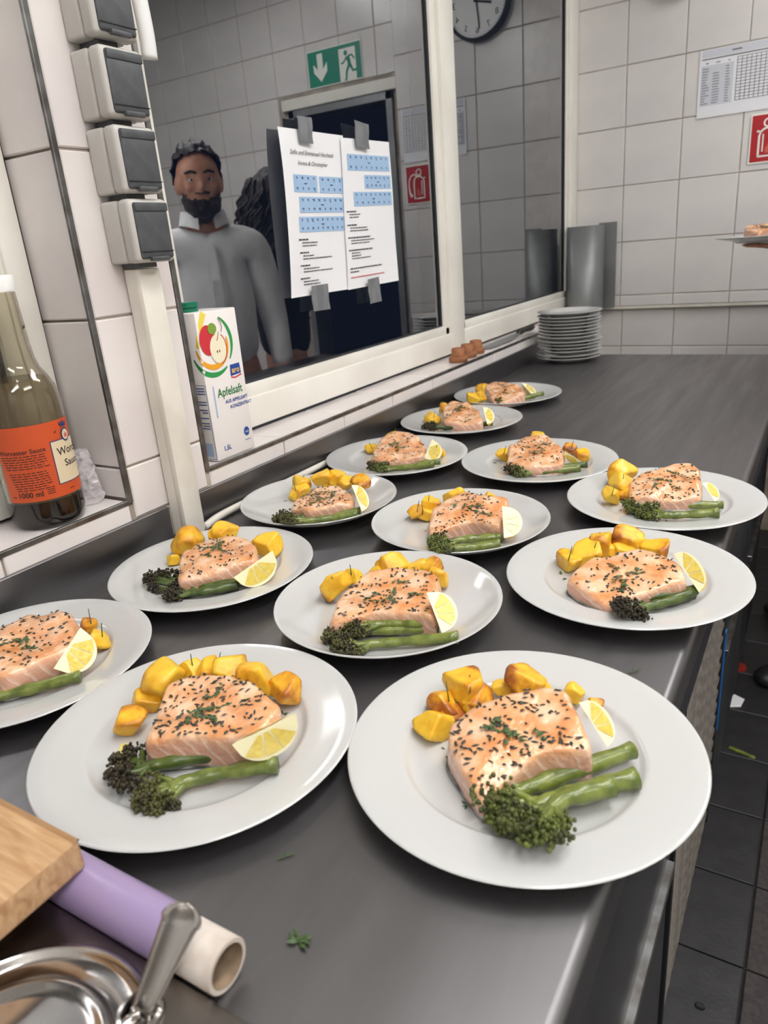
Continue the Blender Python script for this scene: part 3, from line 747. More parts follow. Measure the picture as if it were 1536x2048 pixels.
def potato_mesh(sd):
    rnd = random.Random(sd); vs_, fs = ico(4); planes = []
    for ax_ in ((1, 0, 0), (0, 1, 0), (0, 0, 1)):
        for sg in (-1, 1):
            n = (Vector(ax_)*sg+Vector((rnd.gauss(0, .25), rnd.gauss(0, .25), rnd.gauss(0, .25)))).normalized(); planes.append((n, rnd.uniform(.52, .8)))
    for k in range(rnd.randint(1, 3)):
        planes.append((Vector((rnd.gauss(0, 1), rnd.gauss(0, 1), rnd.gauss(0, 1))).normalized(), rnd.uniform(.6, .8)))
    out, br = [], []
    bn = Vector((rnd.gauss(0, 1), rnd.gauss(0, 1), rnd.gauss(0, .4))).normalized()
    for d in vs_:
        r = 1.05; s = math.exp(-38*r)
        for n, q in planes:
            k = n.dot(d)
            if k > .05: s += math.exp(-38*min(4, q/k))
        r = -math.log(s)/38
        r *= 1+.04*noise.noise(d*3+Vector((sd, 0, 0)))
        out.append(Vector((d.x*1.1, d.y*.95, d.z*.85))*r)
        edge = max(0, r-.80)*1.3
        br.append(.32*max(0, bn.dot(d))+edge*.5)
    me = mesh('potato_chunk', out, fs, True); a = me.attributes.new('brown', 'FLOAT', 'POINT')
    return me, br
def potato(px, py, rpx, brown, where, rnd, lift, pz):
    d0 = ray(px, py); p = onz(px, py, WELL+.012); depth = (p-CAM).dot(CF); r = rpx/FPX*depth*1.55
    me, br = potato_mesh(rnd.randint(0, 9999)); a = me.attributes['brown']
    a.data.foreach_set('value', [min(.75, max(0, b+(brown-.35)*.6)) for b in br])
    from mathutils import Euler
    me.transform(Euler((rnd.uniform(-.5, .5), rnd.uniform(-.5, .5), rnd.uniform(0, 6.3))).to_matrix().to_4x4() @ Matrix.Scale(r, 4))
    low = -min(v.co.z for v in me.vertices)
    p = onz(px, py, WELL+low+lift*.35)
    p = onz(px, py, max(pz(p), pz(p+Vector((r*.5, 0, 0))), pz(p-Vector((r*.5, 0, 0))), pz(p+Vector((0, r*.5, 0))))+low*.96+lift*.35)
    o = link('roast_potato', me, M['potato'], None, p)
    tag(o, ('big ' if rpx > 27 else 'large ' if rpx > 21 else 'small ' if rpx < 14 else 'medium ')+('dark-browned' if brown > .55 else 'golden-brown' if brown > .25 else 'yellow')+' roast potato chunk on '+where, 'potato', 'roast potatoes on '+where)
    return o

BRO = {'P5': ('middle', 'outermost', 'innermost'), 'P1': ('innermost', 'thickest', 'shortest')}
def broccolini(paths_px, where, rnd, rad, char, plate_n, pz):
    for k, pth in enumerate(paths_px):
        h = rad*.9+.002+(.006 if k == 2 else 0)
        P3 = [onz(x, y, max(WELL, pz(onz(x, y, WELL+h)))+h) for x, y in pth]; base = P3[-1].copy()
        rel_ = [p-base for p in P3]
        t = empty('broccolini_stalk', base, label=(BRO.get(plate_n, ('inner', 'outer'))[k]+' ' if len(paths_px) > 1 else '')+'roasted broccolini stalk lying on '+where, cat='broccolini', group='broccolini stalks on '+where)
        sp = spline(rel_, 8); n = len(sp)
        cut = int(n*.3); sv, sf = [], []
        rr = [rad*(.55+.28*(i-cut)/(n-cut))*(1+.10*math.sin(i*1.3+k)+.08*math.sin(i*.5+2*k)) for i in range(cut, n)]
        tube_into(sv, sf, sp[cut:], rr, 12)
        # branchlets that fork from the stem into the head
        dirn = (sp[0]-sp[cut]).normalized(); side = Vector((-dirn.y, dirn.x, 0)); hl = (sp[0]-sp[cut]).length
        tips = []
        for b in range(7):
            sgn = (b-3)/3
            st = sp[min(n-1, cut+rnd.randint(0, n//5))]
            tip = sp[0]-dirn*hl*(.02+.6*abs(sgn)**1.4+rnd.uniform(0, .2))+side*sgn*rad*2.1*rnd.uniform(.8, 1.15)+Vector((0, 0, rnd.uniform(-.3, .8)*rad))
            tips.append(tip)
            tube_into(sv, sf, spline([st, st.lerp(tip, .5)+side*sgn*rad*.35, tip], 4), [rad*.42-(rad*.2)*i/8 for i in range(9)], 8)
        link('stem', mesh('stem', sv, sf, True), M['stem_dark'] if char[k % len(char)] > .6 else M['stem'], t)
        fv, ff = [], []
        iv, if_ = ico(1)
        for tip in tips:
            for q in range(80):
                d = Vector((rnd.gauss(0, 1), rnd.gauss(0, 1), rnd.gauss(0, .8))).normalized()
                if d.dot(dirn) < -.7: continue
                pos = tip+d*rad*rnd.uniform(.35, 1.0)+dirn*(d.dot(dirn)*rad*.7+rad*.3)
                s = rad*rnd.uniform(.10, .24); b0 = len(fv); pos.z = max(pos.z, pz(pos+base)-base.z+s*1.2)
                fv.extend([pos+Vector((v.x*s, v.y*s, v.z*s*1.2)) for v in iv]); ff.extend([tuple(b0+i for i in f) for f in if_])
        cm_ = char[k % len(char)]
        link('florets', mesh('florets', fv, ff), M['floret_char'] if cm_ > .6 else (M['floret'] if cm_ > .3 else M['floret_green']), t)

def lemon(A, B, C, where, sweep=1.05):
    """wedge: one cut face in the plane of chord A-B and rind point C, the other turned about the chord"""
    A, B, C = [onz(q[0], q[1], q[2]+.008) for q in (A, B, C)]
    ax = (B-A); L = ax.length/2; ax.normalize(); mid = (A+B)/2
    rd = (C-mid); rd -= ax*rd.dot(ax); R = rd.length; rd.normalize()
    nrm = ax.cross(rd)
    if nrm.dot(CAM-mid) < 0: nrm = -nrm
    # second face is on the side away from the viewer
    def pt(s, r, a):       # s along chord -1..1, r 0..1 of the local radius, a sweep angle
        q = rd*math.cos(a)-nrm*math.sin(a)
        return ax*(s*L)+q*(R*r*max(0, 1-abs(s)**2.2)**.5)
    t = empty('lemon_wedge', mid, label='lemon wedge resting on '+where, cat='lemon', group=None)
    NS, NA = 20, 8
    S = [-1+2*i/NS for i in range(NS+1)]
    v = [pt(s, 1, sweep*j/NA) for j in range(NA+1) for s in S]
    f = [(j*(NS+1)+i, j*(NS+1)+i+1, (j+1)*(NS+1)+i+1, (j+1)*(NS+1)+i) for j in range(NA) for i in range(NS)]
    link('rind', mesh('rind', v, f, True), M['rind'], t)
    pv, pf, gv, gf = [], [], [], []
    for a, sg in ((0, 1), (sweep, -1)):
        q = (nrm*math.cos(a)+rd*math.sin(a))*sg
        b = len(pv); pv += [pt(s, 1, a) for s in S]+[pt(s, .0, a) for s in S]
        pf += [(b+i, b+i+1, b+NS+2+i, b+NS+1+i) for i in range(NS)]
        # flesh segments, slightly proud of the pith
        segs = [(-.80, -.30), (-.27, .27), (.30, .80)]
        for s0, s1 in segs:
            b = len(gv); m_ = 6
            outer = [pt(s0+(s1-s0)*i/m_, .86, a)+q*.0006 for i in range(m_+1)]
            sc_ = (s0+s1)/2
            inner = [pt(sc_*.35+(s0+(s1-s0)*i/m_-sc_)*.25, .10, a)+q*.0006 for i in range(m_+1)]
            gv += outer+inner; gf += [(b+i, b+i+1, b+m_+2+i, b+m_+1+i) for i in range(m_)]
    link('pith', mesh('pith', pv, pf), M['pith'], t)
    link('flesh', mesh('flesh', gv, gf), M['lemon'], t)
    tag(t, group='lemon wedges on the plates')
    return t

def z_(px, z): return (px[0], px[1], z)
# name, kind, rim pixels (left, right, top, bottom), place phrase
ROWS = {
 'P1': dict(kind='rim', rim=[(697, 1515), (1421, 1560), (990, 1302), (1115, 1780)], lab='wide-rimmed white dinner plate, first along the counter front edge from the board',
   w='the first front-edge plate',
   fish=([(958, 1585), (1010, 1545), (1080, 1500), (1192, 1492), (1165, 1430), (1135, 1382), (1040, 1388), (960, 1405), (900, 1438), (888, 1475), (920, 1530)], .030), nf=120,
   br=[[(985, 1600), (1030, 1585), (1100, 1560), (1265, 1500)], [(1020, 1640), (1075, 1612), (1150, 1585), (1272, 1556)], [(1060, 1662), (1085, 1635), (1130, 1598), (1225, 1572)]], rad=.0088, char=(.2, .2, .2),
   lem=((1158, 1405, .944), (1215, 1494, .918), (1218, 1430, .936)),
   pot=[(929, 1373, 31, .6, .01), (948, 1398, 24, .9, .012), (890, 1409, 24, .7, 0), (867, 1448, 27, .1, 0), (1057, 1367, 30, .6, .012), (1007, 1379, 17, .2, 0), (1089, 1382, 16, .1, .008), (904, 1425, 16, .8, .01), (1148, 1387, 16, .2, .006), (1192, 1411, 13, .8, 0)]),
 'P2': dict(kind='rim', rim=[(55, 1560), (712, 1430), (480, 1288), (300, 1705)], lab='wide-rimmed white dinner plate right beside the wooden board and lilac roll',
   w='the plate beside the wooden board',
   fish=([(280, 1475), (330, 1472), (400, 1466), (470, 1472), (530, 1468), (575, 1418), (520, 1380), (445, 1357), (380, 1354), (335, 1362), (300, 1410)], .032), nf=130,
   br=[[(240, 1540), (290, 1535), (350, 1522), (470, 1502)], [(295, 1595), (345, 1572), (429, 1549), (554, 1528)]], rad=.0080, char=(.65, .35),
   lem=((464, 1490, .940), (592, 1427, .950), (556, 1510, .920)),
   pot=[(333, 1359, 30, .1, .008), (385, 1338, 17, .05, .01), (420, 1341, 26, .5, .008), (464, 1341, 28, .15, .012), (513, 1357, 31, .2, .008), (568, 1379, 26, .8, .004), (295, 1401, 20, .6, .0), (261, 1442, 22, .6, 0)]),
 'P3': dict(kind='rim', rim=None, cen=None, lab='wide-rimmed white dinner plate against the wall, below the sauce bottle', w='the plate below the sauce bottle',
   fish=([(5, 1348), (60, 1325), (100, 1310), (140, 1295), (160, 1255), (148, 1230), (62, 1230), (0, 1252), (-60, 1275), (-75, 1310), (-40, 1345)], .030), nf=90,
   br=[[(-90, 1412), (-30, 1400), (60, 1378), (160, 1352)]], rad=.0076, char=(.2,),
   lem=((161, 1255, .946), (107, 1337, .922), (186, 1326, .914)), pot=[(176, 1253, 15, .8, .004), (195, 1279, 17, .05, .0)]),
 'P4': dict(kind='rim', rim=[(209, 1165), (634, 1105), (470, 1050), (370, 1228)], lab='wide-rimmed white dinner plate at the foot of the cable duct', w='the plate at the cable duct',
   fish=([(352, 1150), (410, 1139), (515, 1118), (515, 1095), (500, 1080), (470, 1075), (425, 1075), (386, 1088), (358, 1110)], .030), nf=70,
   br=[[(305, 1161), (345, 1168), (410, 1173), (478, 1164)], [(345, 1187), (375, 1186), (415, 1182), (475, 1169)]], rad=.0076, char=(.7, .7),
   lem=((545, 1101, .944), (467, 1155, .922), (542, 1158, .912)),
   pot=[(377, 1083, 22, .5, .008), (452, 1065, 18, .1, .012), (431, 1074, 12, .1, .008), (535, 1089, 20, .1, .006), (345, 1119, 10, .05, 0)]),
 'P5': dict(kind='coupe', rim=[(540, 1220), (1007, 1195), (740, 1104), (800, 1322)], lab='glossy rimless white plate, second in the middle row from the wooden board', w='the second middle-row plate',
   fish=([(652, 1235), (700, 1225), (755, 1216), (820, 1220), (872, 1228), (886, 1188), (882, 1160), (860, 1147), (800, 1141), (740, 1150), (705, 1164), (668, 1195)], .030), nf=100,
   br=[[(664, 1272), (700, 1266), (780, 1260), (878, 1257)], [(683, 1297), (725, 1290), (790, 1284), (916, 1274)], [(705, 1254), (740, 1250), (800, 1247), (874, 1247)]], rad=.0070, char=(.5, .35, .5),
   lem=((853, 1185, .948), (884, 1267, .916), (918, 1228, .926)),
   pot=[(667, 1172, 22, .5, 0), (705, 1153, 18, .05, .006), (756, 1145, 16, .3, .008), (785, 1131, 22, .3, .01), (833, 1136, 16, .1, .008), (862, 1134, 16, .6, .008), (878, 1152, 16, .4, .006)]),
 'P6': dict(kind='rim', rim=[(1008, 1125), (1521, 1165), (1210, 1053), (1310, 1264)], lab='wide-rimmed white dinner plate overhanging the counter front edge, second along that edge', w='the second front-edge plate',
   fish=([(1132, 1150), (1170, 1175), (1218, 1197), (1260, 1185), (1300, 1172), (1372, 1162), (1370, 1145), (1330, 1115), (1282, 1104), (1215, 1112), (1165, 1124)], .022), nf=80,
   br=[[(1245, 1193), (1280, 1195), (1320, 1192), (1392, 1179)], [(1245, 1222), (1280, 1217), (1320, 1208), (1383, 1187)]], rad=.0076, char=(.8, .65),
   lem=((1347, 1108, .938), (1398, 1185, .913), (1414, 1147, .930)),
   pot=[(1143, 1122, 22, .3, 0), (1175, 1108, 22, .1, .004), (1200, 1086, 24, .5, .014), (1210, 1100, 20, .2, .006), (1260, 1084, 24, .5, .012), (1246, 1104, 16, .2, .004), (1313, 1099, 20, .4, .006)]),
 'P7': dict(kind='coupe', rim=[(470, 1015), (791, 985), (660, 945), (600, 1060)], lab='glossy rimless white plate by the wall, beneath the juice carton', w='the plate beneath the juice carton',
   fish=([(580, 1008), (615, 1018), (660, 1012), (706, 1006), (708, 988), (678, 972), (632, 975), (592, 995)], .024), nf=70,
   br=[[(559, 1038), (590, 1036), (640, 1031), (721, 1021)], [(575, 1046), (605, 1043), (655, 1037), (714, 1028)]], rad=.0078, char=(.5, .4),
   lem=((703, 970, .946), (724, 1023, .916), (740, 1002, .926)),
   pot=[(600, 970, 15, .2, .006), (600, 982, 13, .2, 0), (644, 956, 15, .3, .012), (674, 958, 14, .2, .01), (694, 963, 14, .3, .008), (721, 966, 14, .7, .006), (591, 990, 10, .1, 0), (662, 966, 12, .2, .006)]),
 'P8': dict(kind='coupe', rim=[(738, 1050), (1107, 1030), (925, 975), (920, 1115)], lab='glossy rimless white plate, third in the middle row from the wooden board', w='the third middle-row plate',
   fish=([(853, 1055), (900, 1042), (945, 1033), (1000, 1045), (1025, 1018), (1022, 1000), (978, 998), (940, 988), (890, 1001), (860, 1020)], .028), nf=75,
   br=[[(870, 1086), (900, 1083), (941, 1078), (1004, 1074)], [(880, 1100), (905, 1098), (941, 1095), (1000, 1088)]], rad=.0076, char=(.2, .2),
   lem=((1004, 1012, .946), (1008, 1076, .914), (1045, 1049, .926)),
   pot=[(832, 1025, 13, .6, 0), (861, 1009, 14, .2, .006), (853, 1028, 13, .1, 0), (907, 994, 15, .1, .008), (978, 994, 10, .1, .008)]),
 'P9': dict(kind='rim', rim=[(1129, 990), (1535, 1010), (1310, 934), (1370, 1060)], lab='wide-rimmed white dinner plate, third along the counter front edge from the board', w='the third front-edge plate',
   fish=([(1256, 990), (1290, 988), (1350, 990), (1405, 985), (1407, 965), (1404, 945), (1384, 937), (1345, 936), (1298, 946), (1260, 957)], .027), nf=75,
   br=[[(1262, 1012), (1290, 1012), (1340, 1010), (1446, 1010)], [(1290, 1029), (1320, 1030), (1360, 1030), (1438, 1025)]], rad=.0076, char=(.3, .2),
   lem=((1404, 966, .934), (1430, 1003, .914), (1446, 994, .918)),
   pot=[(1245, 945, 18, .1, .01), (1242, 968, 18, .3, 0), (1222, 991, 15, .1, 0), (1250, 985, 13, .5, 0)]),
 'P10': dict(kind='rim', rim=[(649, 920), (931, 908), (800, 870), (760, 952)], lab='wide-rimmed white dinner plate by the wall, fourth along it from the sauce bottle', w='the fourth wall-row plate',
   fish=([(734, 908), (770, 912), (805, 913), (848, 907), (857, 891), (828, 872), (787, 871), (755, 883)], .030), nf=60,
   br=[[(745, 931), (770, 932), (807, 932), (880, 923)], [(760, 936), (785, 936), (815, 934), (868, 928)]], rad=.0076, char=(.4, .2),
   lem=((864, 878, .946), (848, 916, .916), (883, 909, .916)), pot=[(745, 898, 11, .3, 0), (787, 872, 10, .2, .006), (880, 905, 8, .1, 0)]),
 'P11': dict(kind='rim', rim=[(917, 920), (1236, 918), (1060, 875), (1090, 968)], lab='wide-rimmed white dinner plate, fourth and last in the middle row', w='the last middle-row plate',
   fish=([(1010, 918), (1060, 922), (1127, 917), (1129, 898), (1100, 879), (1055, 876), (1018, 891)], .030), nf=60,
   br=[[(1020, 939), (1045, 940), (1085, 939), (1174, 929)], [(1035, 945), (1060, 945), (1095, 943), (1160, 936)]], rad=.0076, char=(.7, .3),
   lem=((1130, 902, .934), (1165, 924, .914), (1140, 924, .914)), pot=[(1007, 911, 11, .1, 0), (1074, 877, 13, .1, .012), (1139, 898, 10, .7, 0), (1166, 909, 12, .5, 0)]),
 'P12': dict(kind='rim', rim=[(797, 850), (1041, 835), (930, 806), (905, 872)], lab='wide-rimmed white dinner plate by the wall, last but one towards the plate stack', w='the last but one wall-row plate',
   fish=([(878, 838), (920, 841), (968, 837), (966, 819), (941, 804), (907, 804), (883, 816)], .030), nf=50,
   br=[[(855, 853), (880, 855), (920, 855), (984, 846)]], rad=.0076, char=(.8,),
   lem=((966, 814, .940), (974, 848, .914), (992, 846, .914)), pot=[(866, 836, 12, .1, 0), (887, 815, 9, .1, .004)]),
 'P13': dict(kind='rim', rim=[(901, 795), (1119, 783), (1010, 762), (1010, 812)], lab='wide-rimmed white dinner plate by the wall, last one towards the plate stack', w='the last wall-row plate',
   fish=([(978, 796), (1005, 795), (1030, 790), (1056, 784), (1055, 775), (1026, 764), (997, 764), (972, 772)], .029), nf=45,
   br=[[(996, 802), (1015, 802), (1040, 798), (1086, 787)]], rad=.0076, char=(.3,),
   lem=((1043, 766, .936), (1064, 789, .914), (1075, 785, .914)), pot=[(946, 795, 9, .1, 0), (960, 795, 9, .2, 0), (966, 778, 9, .5, .004)]),
}
RP = .1305
RADII = {'P1': .1312, 'P2': .1306, 'P3': .125, 'P4': .1275, 'P5': .1225, 'P6': .1300, 'P7': .1210, 'P8': .1210}
def plate_center(rim, z, RP):
    q = [onz(x, y, z) for x, y in rim]
    # least squares shift towards a circle of radius RP
    c = sum((Vector((p.x, p.y)) for p in q), Vector((0, 0)))/len(q)
    for _ in range(60):
        g = Vector((0, 0))
        for p in q:
            d = Vector((p.x, p.y))-c; g += d*(1-RP/d.length)
        c = c+g/len(q)
    return c
def plate_z(kind, R, dist):
    """height of the porcelain above the counter at a distance from the plate's centre"""
    pr = plate_profile(R, kind); pr = pr[13 if kind == 'rim' else 12:][::-1]
    for (r0, z0_), (r1, z1_) in zip(pr, pr[1:]):
        if dist <= r1: return z0_+(z1_-z0_)*(dist-r0)/max(1e-9, r1-r0)
    return pr[-1][1]
for key, d in ROWS.items():
    rimz = CZ+(.018 if d['kind'] == 'rim' else .024)
    d['c'] = plate_center(d['rim'] or [(311, 1255), (180, 1193), (0, 1465), (270, 1340)], rimz, RADII.get(key, RP)); d['R'] = RADII.get(key, RP)
KEYS = list(ROWS); WT = {'P1': 0, 'P2': 0, 'P4': .25, 'P5': .4, 'P6': .2}
for _ in range(400):              # no two rims may cut each other, none may enter the upstand
    for i, a in enumerate(KEYS):
        A = ROWS[a]
        for b in KEYS[i+1:]:
            B = ROWS[b]; v = B['c']-A['c']; g = A['R']+B['R']-(.0035 if 'P3' in (a, b) else -.0005)-v.length
            wa, wb = WT.get(a, 1), WT.get(b, 1)
            if g > 0 and wa+wb > 0: v.normalize(); A['c'] = A['c']-v*g*wa/(wa+wb); B['c'] = B['c']+v*g*wb/(wa+wb)
        A['c'].x = max(A['c'].x, -.786+A['R'])
INFO = []
for key, d in ROWS.items():
    rnd = random.Random(key+'food'); c = d['c']
    pz = lambda p: CZ+.0003+plate_z(d['kind'], d['R'], math.hypot(p.x-c.x, p.y-c.y))
    o = link('dinner_plate', plate_mesh(d['R'], d['kind']), None, None, (c.x, c.y, CZ+.0003), (0, 0, rnd.uniform(0, 6)))
    tag(o, d['lab'], 'plate', 'plated dinner plates')
    th, fc, dim = salmon(key, d['fish'][0], d['fish'][1], d['w'], rnd, d['nf'])
    INFO.append((key, tuple(round(v, 3) for v in c), tuple(round(v, 3) for v in dim)))
    broccolini(d['br'], d['w'], rnd, d['rad'], d['char'], key, pz)
    lemon(*d['lem'], d['w'])
    for px, py, r, b, lift in d['pot']: potato(px, py, r, b, d['w'], rnd, lift, pz)
    # loose herbs scattered on the porcelain
    hv, hf = [], []
    for _ in range(10):
        a, rr = rnd.uniform(0, 6.3), RP*rnd.uniform(.35, .6); p = Vector((c.x+rr*math.cos(a), c.y+rr*math.sin(a), WELL+.0006)); n = rnd.choice((1, 1, 3, 5))
        for k in range(n):
            a2 = rnd.uniform(0, 6.3); dd = Vector((math.cos(a2), math.sin(a2), .1)); s = Vector((-dd.y, dd.x, 0)); l = rnd.uniform(.0018, .0032); b = len(hv); q = p+dd*l*(1 if n > 1 else 0)
            hv += [q-dd*l, q+s*l*.4, q+dd*l, q-s*l*.4, q+Vector((0, 0, .0009))]
            hf += [(b, b+1, b+4), (b+1, b+2, b+4), (b+2, b+3, b+4), (b+3, b, b+4)]
    for px, py, *_ in d['pot'][:3]:      # rosemary needles standing among the potatoes
        p = onz(px, py, WELL+.02)+Vector((rnd.uniform(-.006, .006), rnd.uniform(-.006, .006), 0))
        tube_into(hv, hf, [p, p+Vector((rnd.uniform(-.005, .005), rnd.uniform(-.005, .005), .016))], [.0007, .0004], 5)
    ho = link('scattered_herbs', mesh('scattered_herbs', hv, hf), M['thyme']); tag(ho, 'dark herb leaves and needles scattered on '+d['w'], 'herbs', kind='stuff')
print('FISH', INFO)
# olive oil puddle on the plate beside the board
p = onz(245, 1502, WELL+.0002); pv = [(math.cos(a/24*2*PI)*(.0042+.0012*math.sin(a)), math.sin(a/24*2*PI)*.0125*(1+.2*math.cos(a/24*4*PI)), 0) for a in range(24)]
tag(link('oil_drop', mesh('oil_drop', pv+[(x*.8, y*.8, .0007) for x, y, _ in pv], [tuple(range(24, 48))]+[(i, (i+1) % 24, 24+(i+1) % 24, 24+i) for i in range(24)], True), M['oil'], None, p, (0, 0, .75)),
    'small yellow pool of oil on the plate beside the wooden board', 'oil')

# ================================================================== STACK OF SMALL PLATES, SILL THINGS
ST = Vector((-.683, 2.258))
zs = CZ+.0004
sizes = [.098, .1, .096, .096, .096, .1, .095, .095, .095, .095, .095, .095, .096, .098]
for k, r in enumerate(sizes):
    o = link('side_plate', plate_mesh(r, 'small'), None, None, (ST.x+PR.uniform(-.0015, .0015), ST.y+PR.uniform(-.0015, .0015), zs))
    last = k == len(sizes)-1
    tag(o, 'small white plate, topmost of the stack at the far end of the counter' if last else 'small white plate inside the stack at the far end of the counter', 'plate', None if last else 'stacked small plates')
    zs += .0098 if k not in (1, 5, 12) else .0125
def stopper(y, x, lab, s=1):
    t = tag(link('rubber_stopper', lathe_mesh('rubber_stopper', [(0, 0), (.022*s, 0), (.0245*s, .002), (.025*s, .011), (.0235*s, .0135), (.0185*s, .0145), (.017*s, .033), (.0155*s, .0355), (.0125*s, .036), (.011*s, .033), (0, .033)], 36), M['cork'], None, (x, y, SILL+.0007)), lab, 'stopper')
stopper(1.742, -.822, 'brown stepped rubber stopper on the sill, nearest to the juice carton')
stopper(1.815, -.828, 'brown stepped rubber stopper on the sill, middle of three')
stopper(1.885, -.834, 'brown stepped rubber stopper on the sill, nearest to the metal spatula')
sp = empty('spatula', (-.83, 2.15, SILL), label='flat steel spatula with dark handle lying on the window sill', cat='spatula')
v = []
for y, w, z in ((1.95, .010, .0008), (1.97, .019, .0012), (2.12, .022, .002), (2.2, .012, .006), (2.24, .006, .009)):
    v += [(-.838-w, y, SILL+z), (-.838+w, y, SILL+z), (-.838+w, y, SILL+z+.0018), (-.838-w, y, SILL+z+.0018)]
f = [(4*i+j, 4*i+(j+1) % 4, 4*i+4+(j+1) % 4, 4*i+4+j) for i in range(4) for j in range(4)]+[(3, 2, 1, 0), (16, 17, 18, 19)]
wlink('blade', mesh('blade', v, f), M['steel_dull'], sp)
hv, hf = [], []
tube_into(hv, hf, spline([(-.838, 2.225, SILL+.010), (-.836, 2.28, SILL+.013), (-.834, 2.36, SILL+.0125)], 5), [.006, .008, .009, .009, .008, .008, .008, .009, .010, .0095, .006], 10)
wlink('handle', mesh('handle', hv, hf, True), M['black'], sp)
# bent steel sheet holder in the corner of the sill
sb = empty('steel_sheet_holder', (-.81, 2.93, SILL), label='grey bent steel sheet holder standing in the sill corner by the far wall', cat='holder')
v, f = [], []
arc = [(-.884, 2.90), (-.880, 2.872), (-.868, 2.853), (-.850, 2.845), (-.82, 2.842), (-.795, 2.846), (-.775, 2.856), (-.764, 2.874), (-.760, 2.90), (-.760, 2.955)]
for i, (x, y) in enumerate(arc):
    for z in (SILL+.002, SILL+.315): v.append((x, y, z))
n = len(arc)
for i in range(n-1): f.append((2*i, 2*i+2, 2*i+3, 2*i+1))
inner = [(x*.97-.0243, 2.9+(y-2.9)*.94, z) for x, y, z in v]; b = len(v); v += inner
f += [tuple(b+k for k in q[::-1]) for q in f[:n-1]]
f += [(2*i+1, 2*i+3, b+2*i+3, b+2*i+1) for i in range(n-1)]
wlink('curved_sheet', mesh('curved_sheet', v, f, True), M['steel_dull'], sb)
box('back_sheet', (-.79, 2.985, SILL+.006), (-.722, 2.991, SILL+.322), M['steel_dull'], sb, .001)
box('inner_sheet', (-.872, 2.93, SILL+.002), (-.775, 2.936, SILL+.3), M['steel_dull'], sb, .001)

# juice carton on the sill beside the pier
cx0, cx1, cy0, cy1, cz1 = -.870, -.802, .799, .889, 1.208
jc = empty('juice_carton', (-.836, .844, SILL), label='white apple juice carton with green cap standing on the window sill', cat='carton')
bm = bmesh.new(); add_box(bm, (cx0, cy0, SILL+.0008), (cx1, cy1, cz1), .0022, 2); wlink('carton_body', bm_mesh('carton_body', bm, True, 40), mat('coated_carton', RGB(236, 231, 228), .35), jc)
cap = lathe_mesh('screw_cap', [(0, 0), (.0165, 0), (.017, .001), (.0165, .005), (.015, .0055), (.015, .0065), (.0172, .007), (.0172, .0135), (.016, .0145), (0, .0145)], 36)
link('screw_cap', cap, mat('green_cap', RGB(10, 112, 82), .35), jc, Vector((-.842, .826, cz1))-jc.location)
Fr = lambda off: (lambda u, v: Vector((cx1+off, cy0+u, SILL+v)))          # front: u 0-.09, v 0-.229
Sd = lambda off: (lambda u, v: Vector((cx1-u, cy0-off, SILL+v)))          # narrow side: u measured back from the edge
def both(off):                                                            # print that wraps round the edge (u<0 is the side)
    return lambda u, v: (Vector((cx1+off, cy0+u, SILL+v)) if u >= 0 else Vector((cx1+u, cy0-off, SILL+v)))
ccx, ccy = .026, .180
def arcpts(r, a0, a1, n=26, cx=ccx, cy=ccy, ry=None): return [(cx+r*math.cos(math.radians(a0+(a1-a0)*i/n)), cy+(ry or r)*math.sin(math.radians(a0+(a1-a0)*i/n))) for i in range(n+1)]
def taper(n, w): return [w*(.35+.65*math.sin(PI*min(1, max(0, i/n)))) for i in range(n+1)]
G = mat('carton_green', RGB(46, 150, 78), .4); Yl = mat('carton_yellow', RGB(238, 216, 90), .4); Or = mat('carton_orange', RGB(236, 164, 40), .4)
Rd = mat('carton_apple_red', RGB(206, 52, 62), .35); Cr = mat('carton_apple_cream', RGB(240, 232, 204), .4); Lf = mat('carton_leaf_green', RGB(128, 158, 60), .4); Bl = mat('carton_blue', RGB(30, 72, 150), .4); Bp = mat('carton_pale_blue', RGB(168, 188, 216), .4)
Print().strip(arcpts(.044, -38, 60), taper(26, .0065)).build('green_arc', G, Fr(.0004), jc)
Print().strip(arcpts(.046, 205, 305), taper(26, .008)).build('green_arc', G, both(.0004), jc)
Print().strip([(-.004, .178), (.002, .196), (.010, .214), (.018, .228)], [.006, .008, .010, .012]).build('yellow_swoosh', Yl, both(.0006), jc)
Print().strip(arcpts(.034, 190, 372), taper(26, .0085)).build('juice_ring', Or, both(.0006), jc)
Print().ell(.0185, .187, .0175, .0225).build('apple', Rd, Fr(.0010), jc)
Print().ell(.0375, .172, .0175, .022).build('apple_half', Cr, Fr(.0014), jc)
Print().ell(.030, .203, .0095, .0085).build('apple_leaf', Lf, Fr(.0018), jc)
Print().strip(arcpts(.0188, -80, 60, 16, .0375, .172, .0232), .0018).build('apple_peel', mat('carton_peel', RGB(200, 84, 44), .4), Fr(.0016), jc)
Print().ell(.0345, .168, .0013, .0022).ell(.0395, .168, .0013, .0022).build('apple_pips', mat('carton_pip', RGB(120, 84, 50), .5), Fr(.0018), jc)
Print().strip([(.037, .184), (.041, .192), (.0425, .197)], .0014).strip([(.049, .196), (.052, .203), (.050, .212), (.045, .216)], .0014).build('apple_stem', mat('carton_stem', RGB(150, 92, 50), .5), Fr(.0018), jc)
Print().poly([(.057, .126), (.0815, .1275), (.0805, .144), (.0585, .1435)]).build('brand_badge', Bl, Fr(.0004), jc)
Print().strip([(.0575, .1245), (.067, .1225), (.082, .1255)], .0022).build('badge_underline', Rd, Fr(.0005), jc)
Print().text('aro', .0695, .1305, .0130, 'CENTER', bold=.02).build('brand_letters', mat('carton_gold', RGB(236, 190, 90), .4), Fr(.0008), jc)
Print().text('Apfelsaft', .0215, .0985, .0190, 'LEFT', 0, .86, .012).build('product_name', mat('carton_text_green', RGB(34, 120, 66), .4), Fr(.0006), jc)
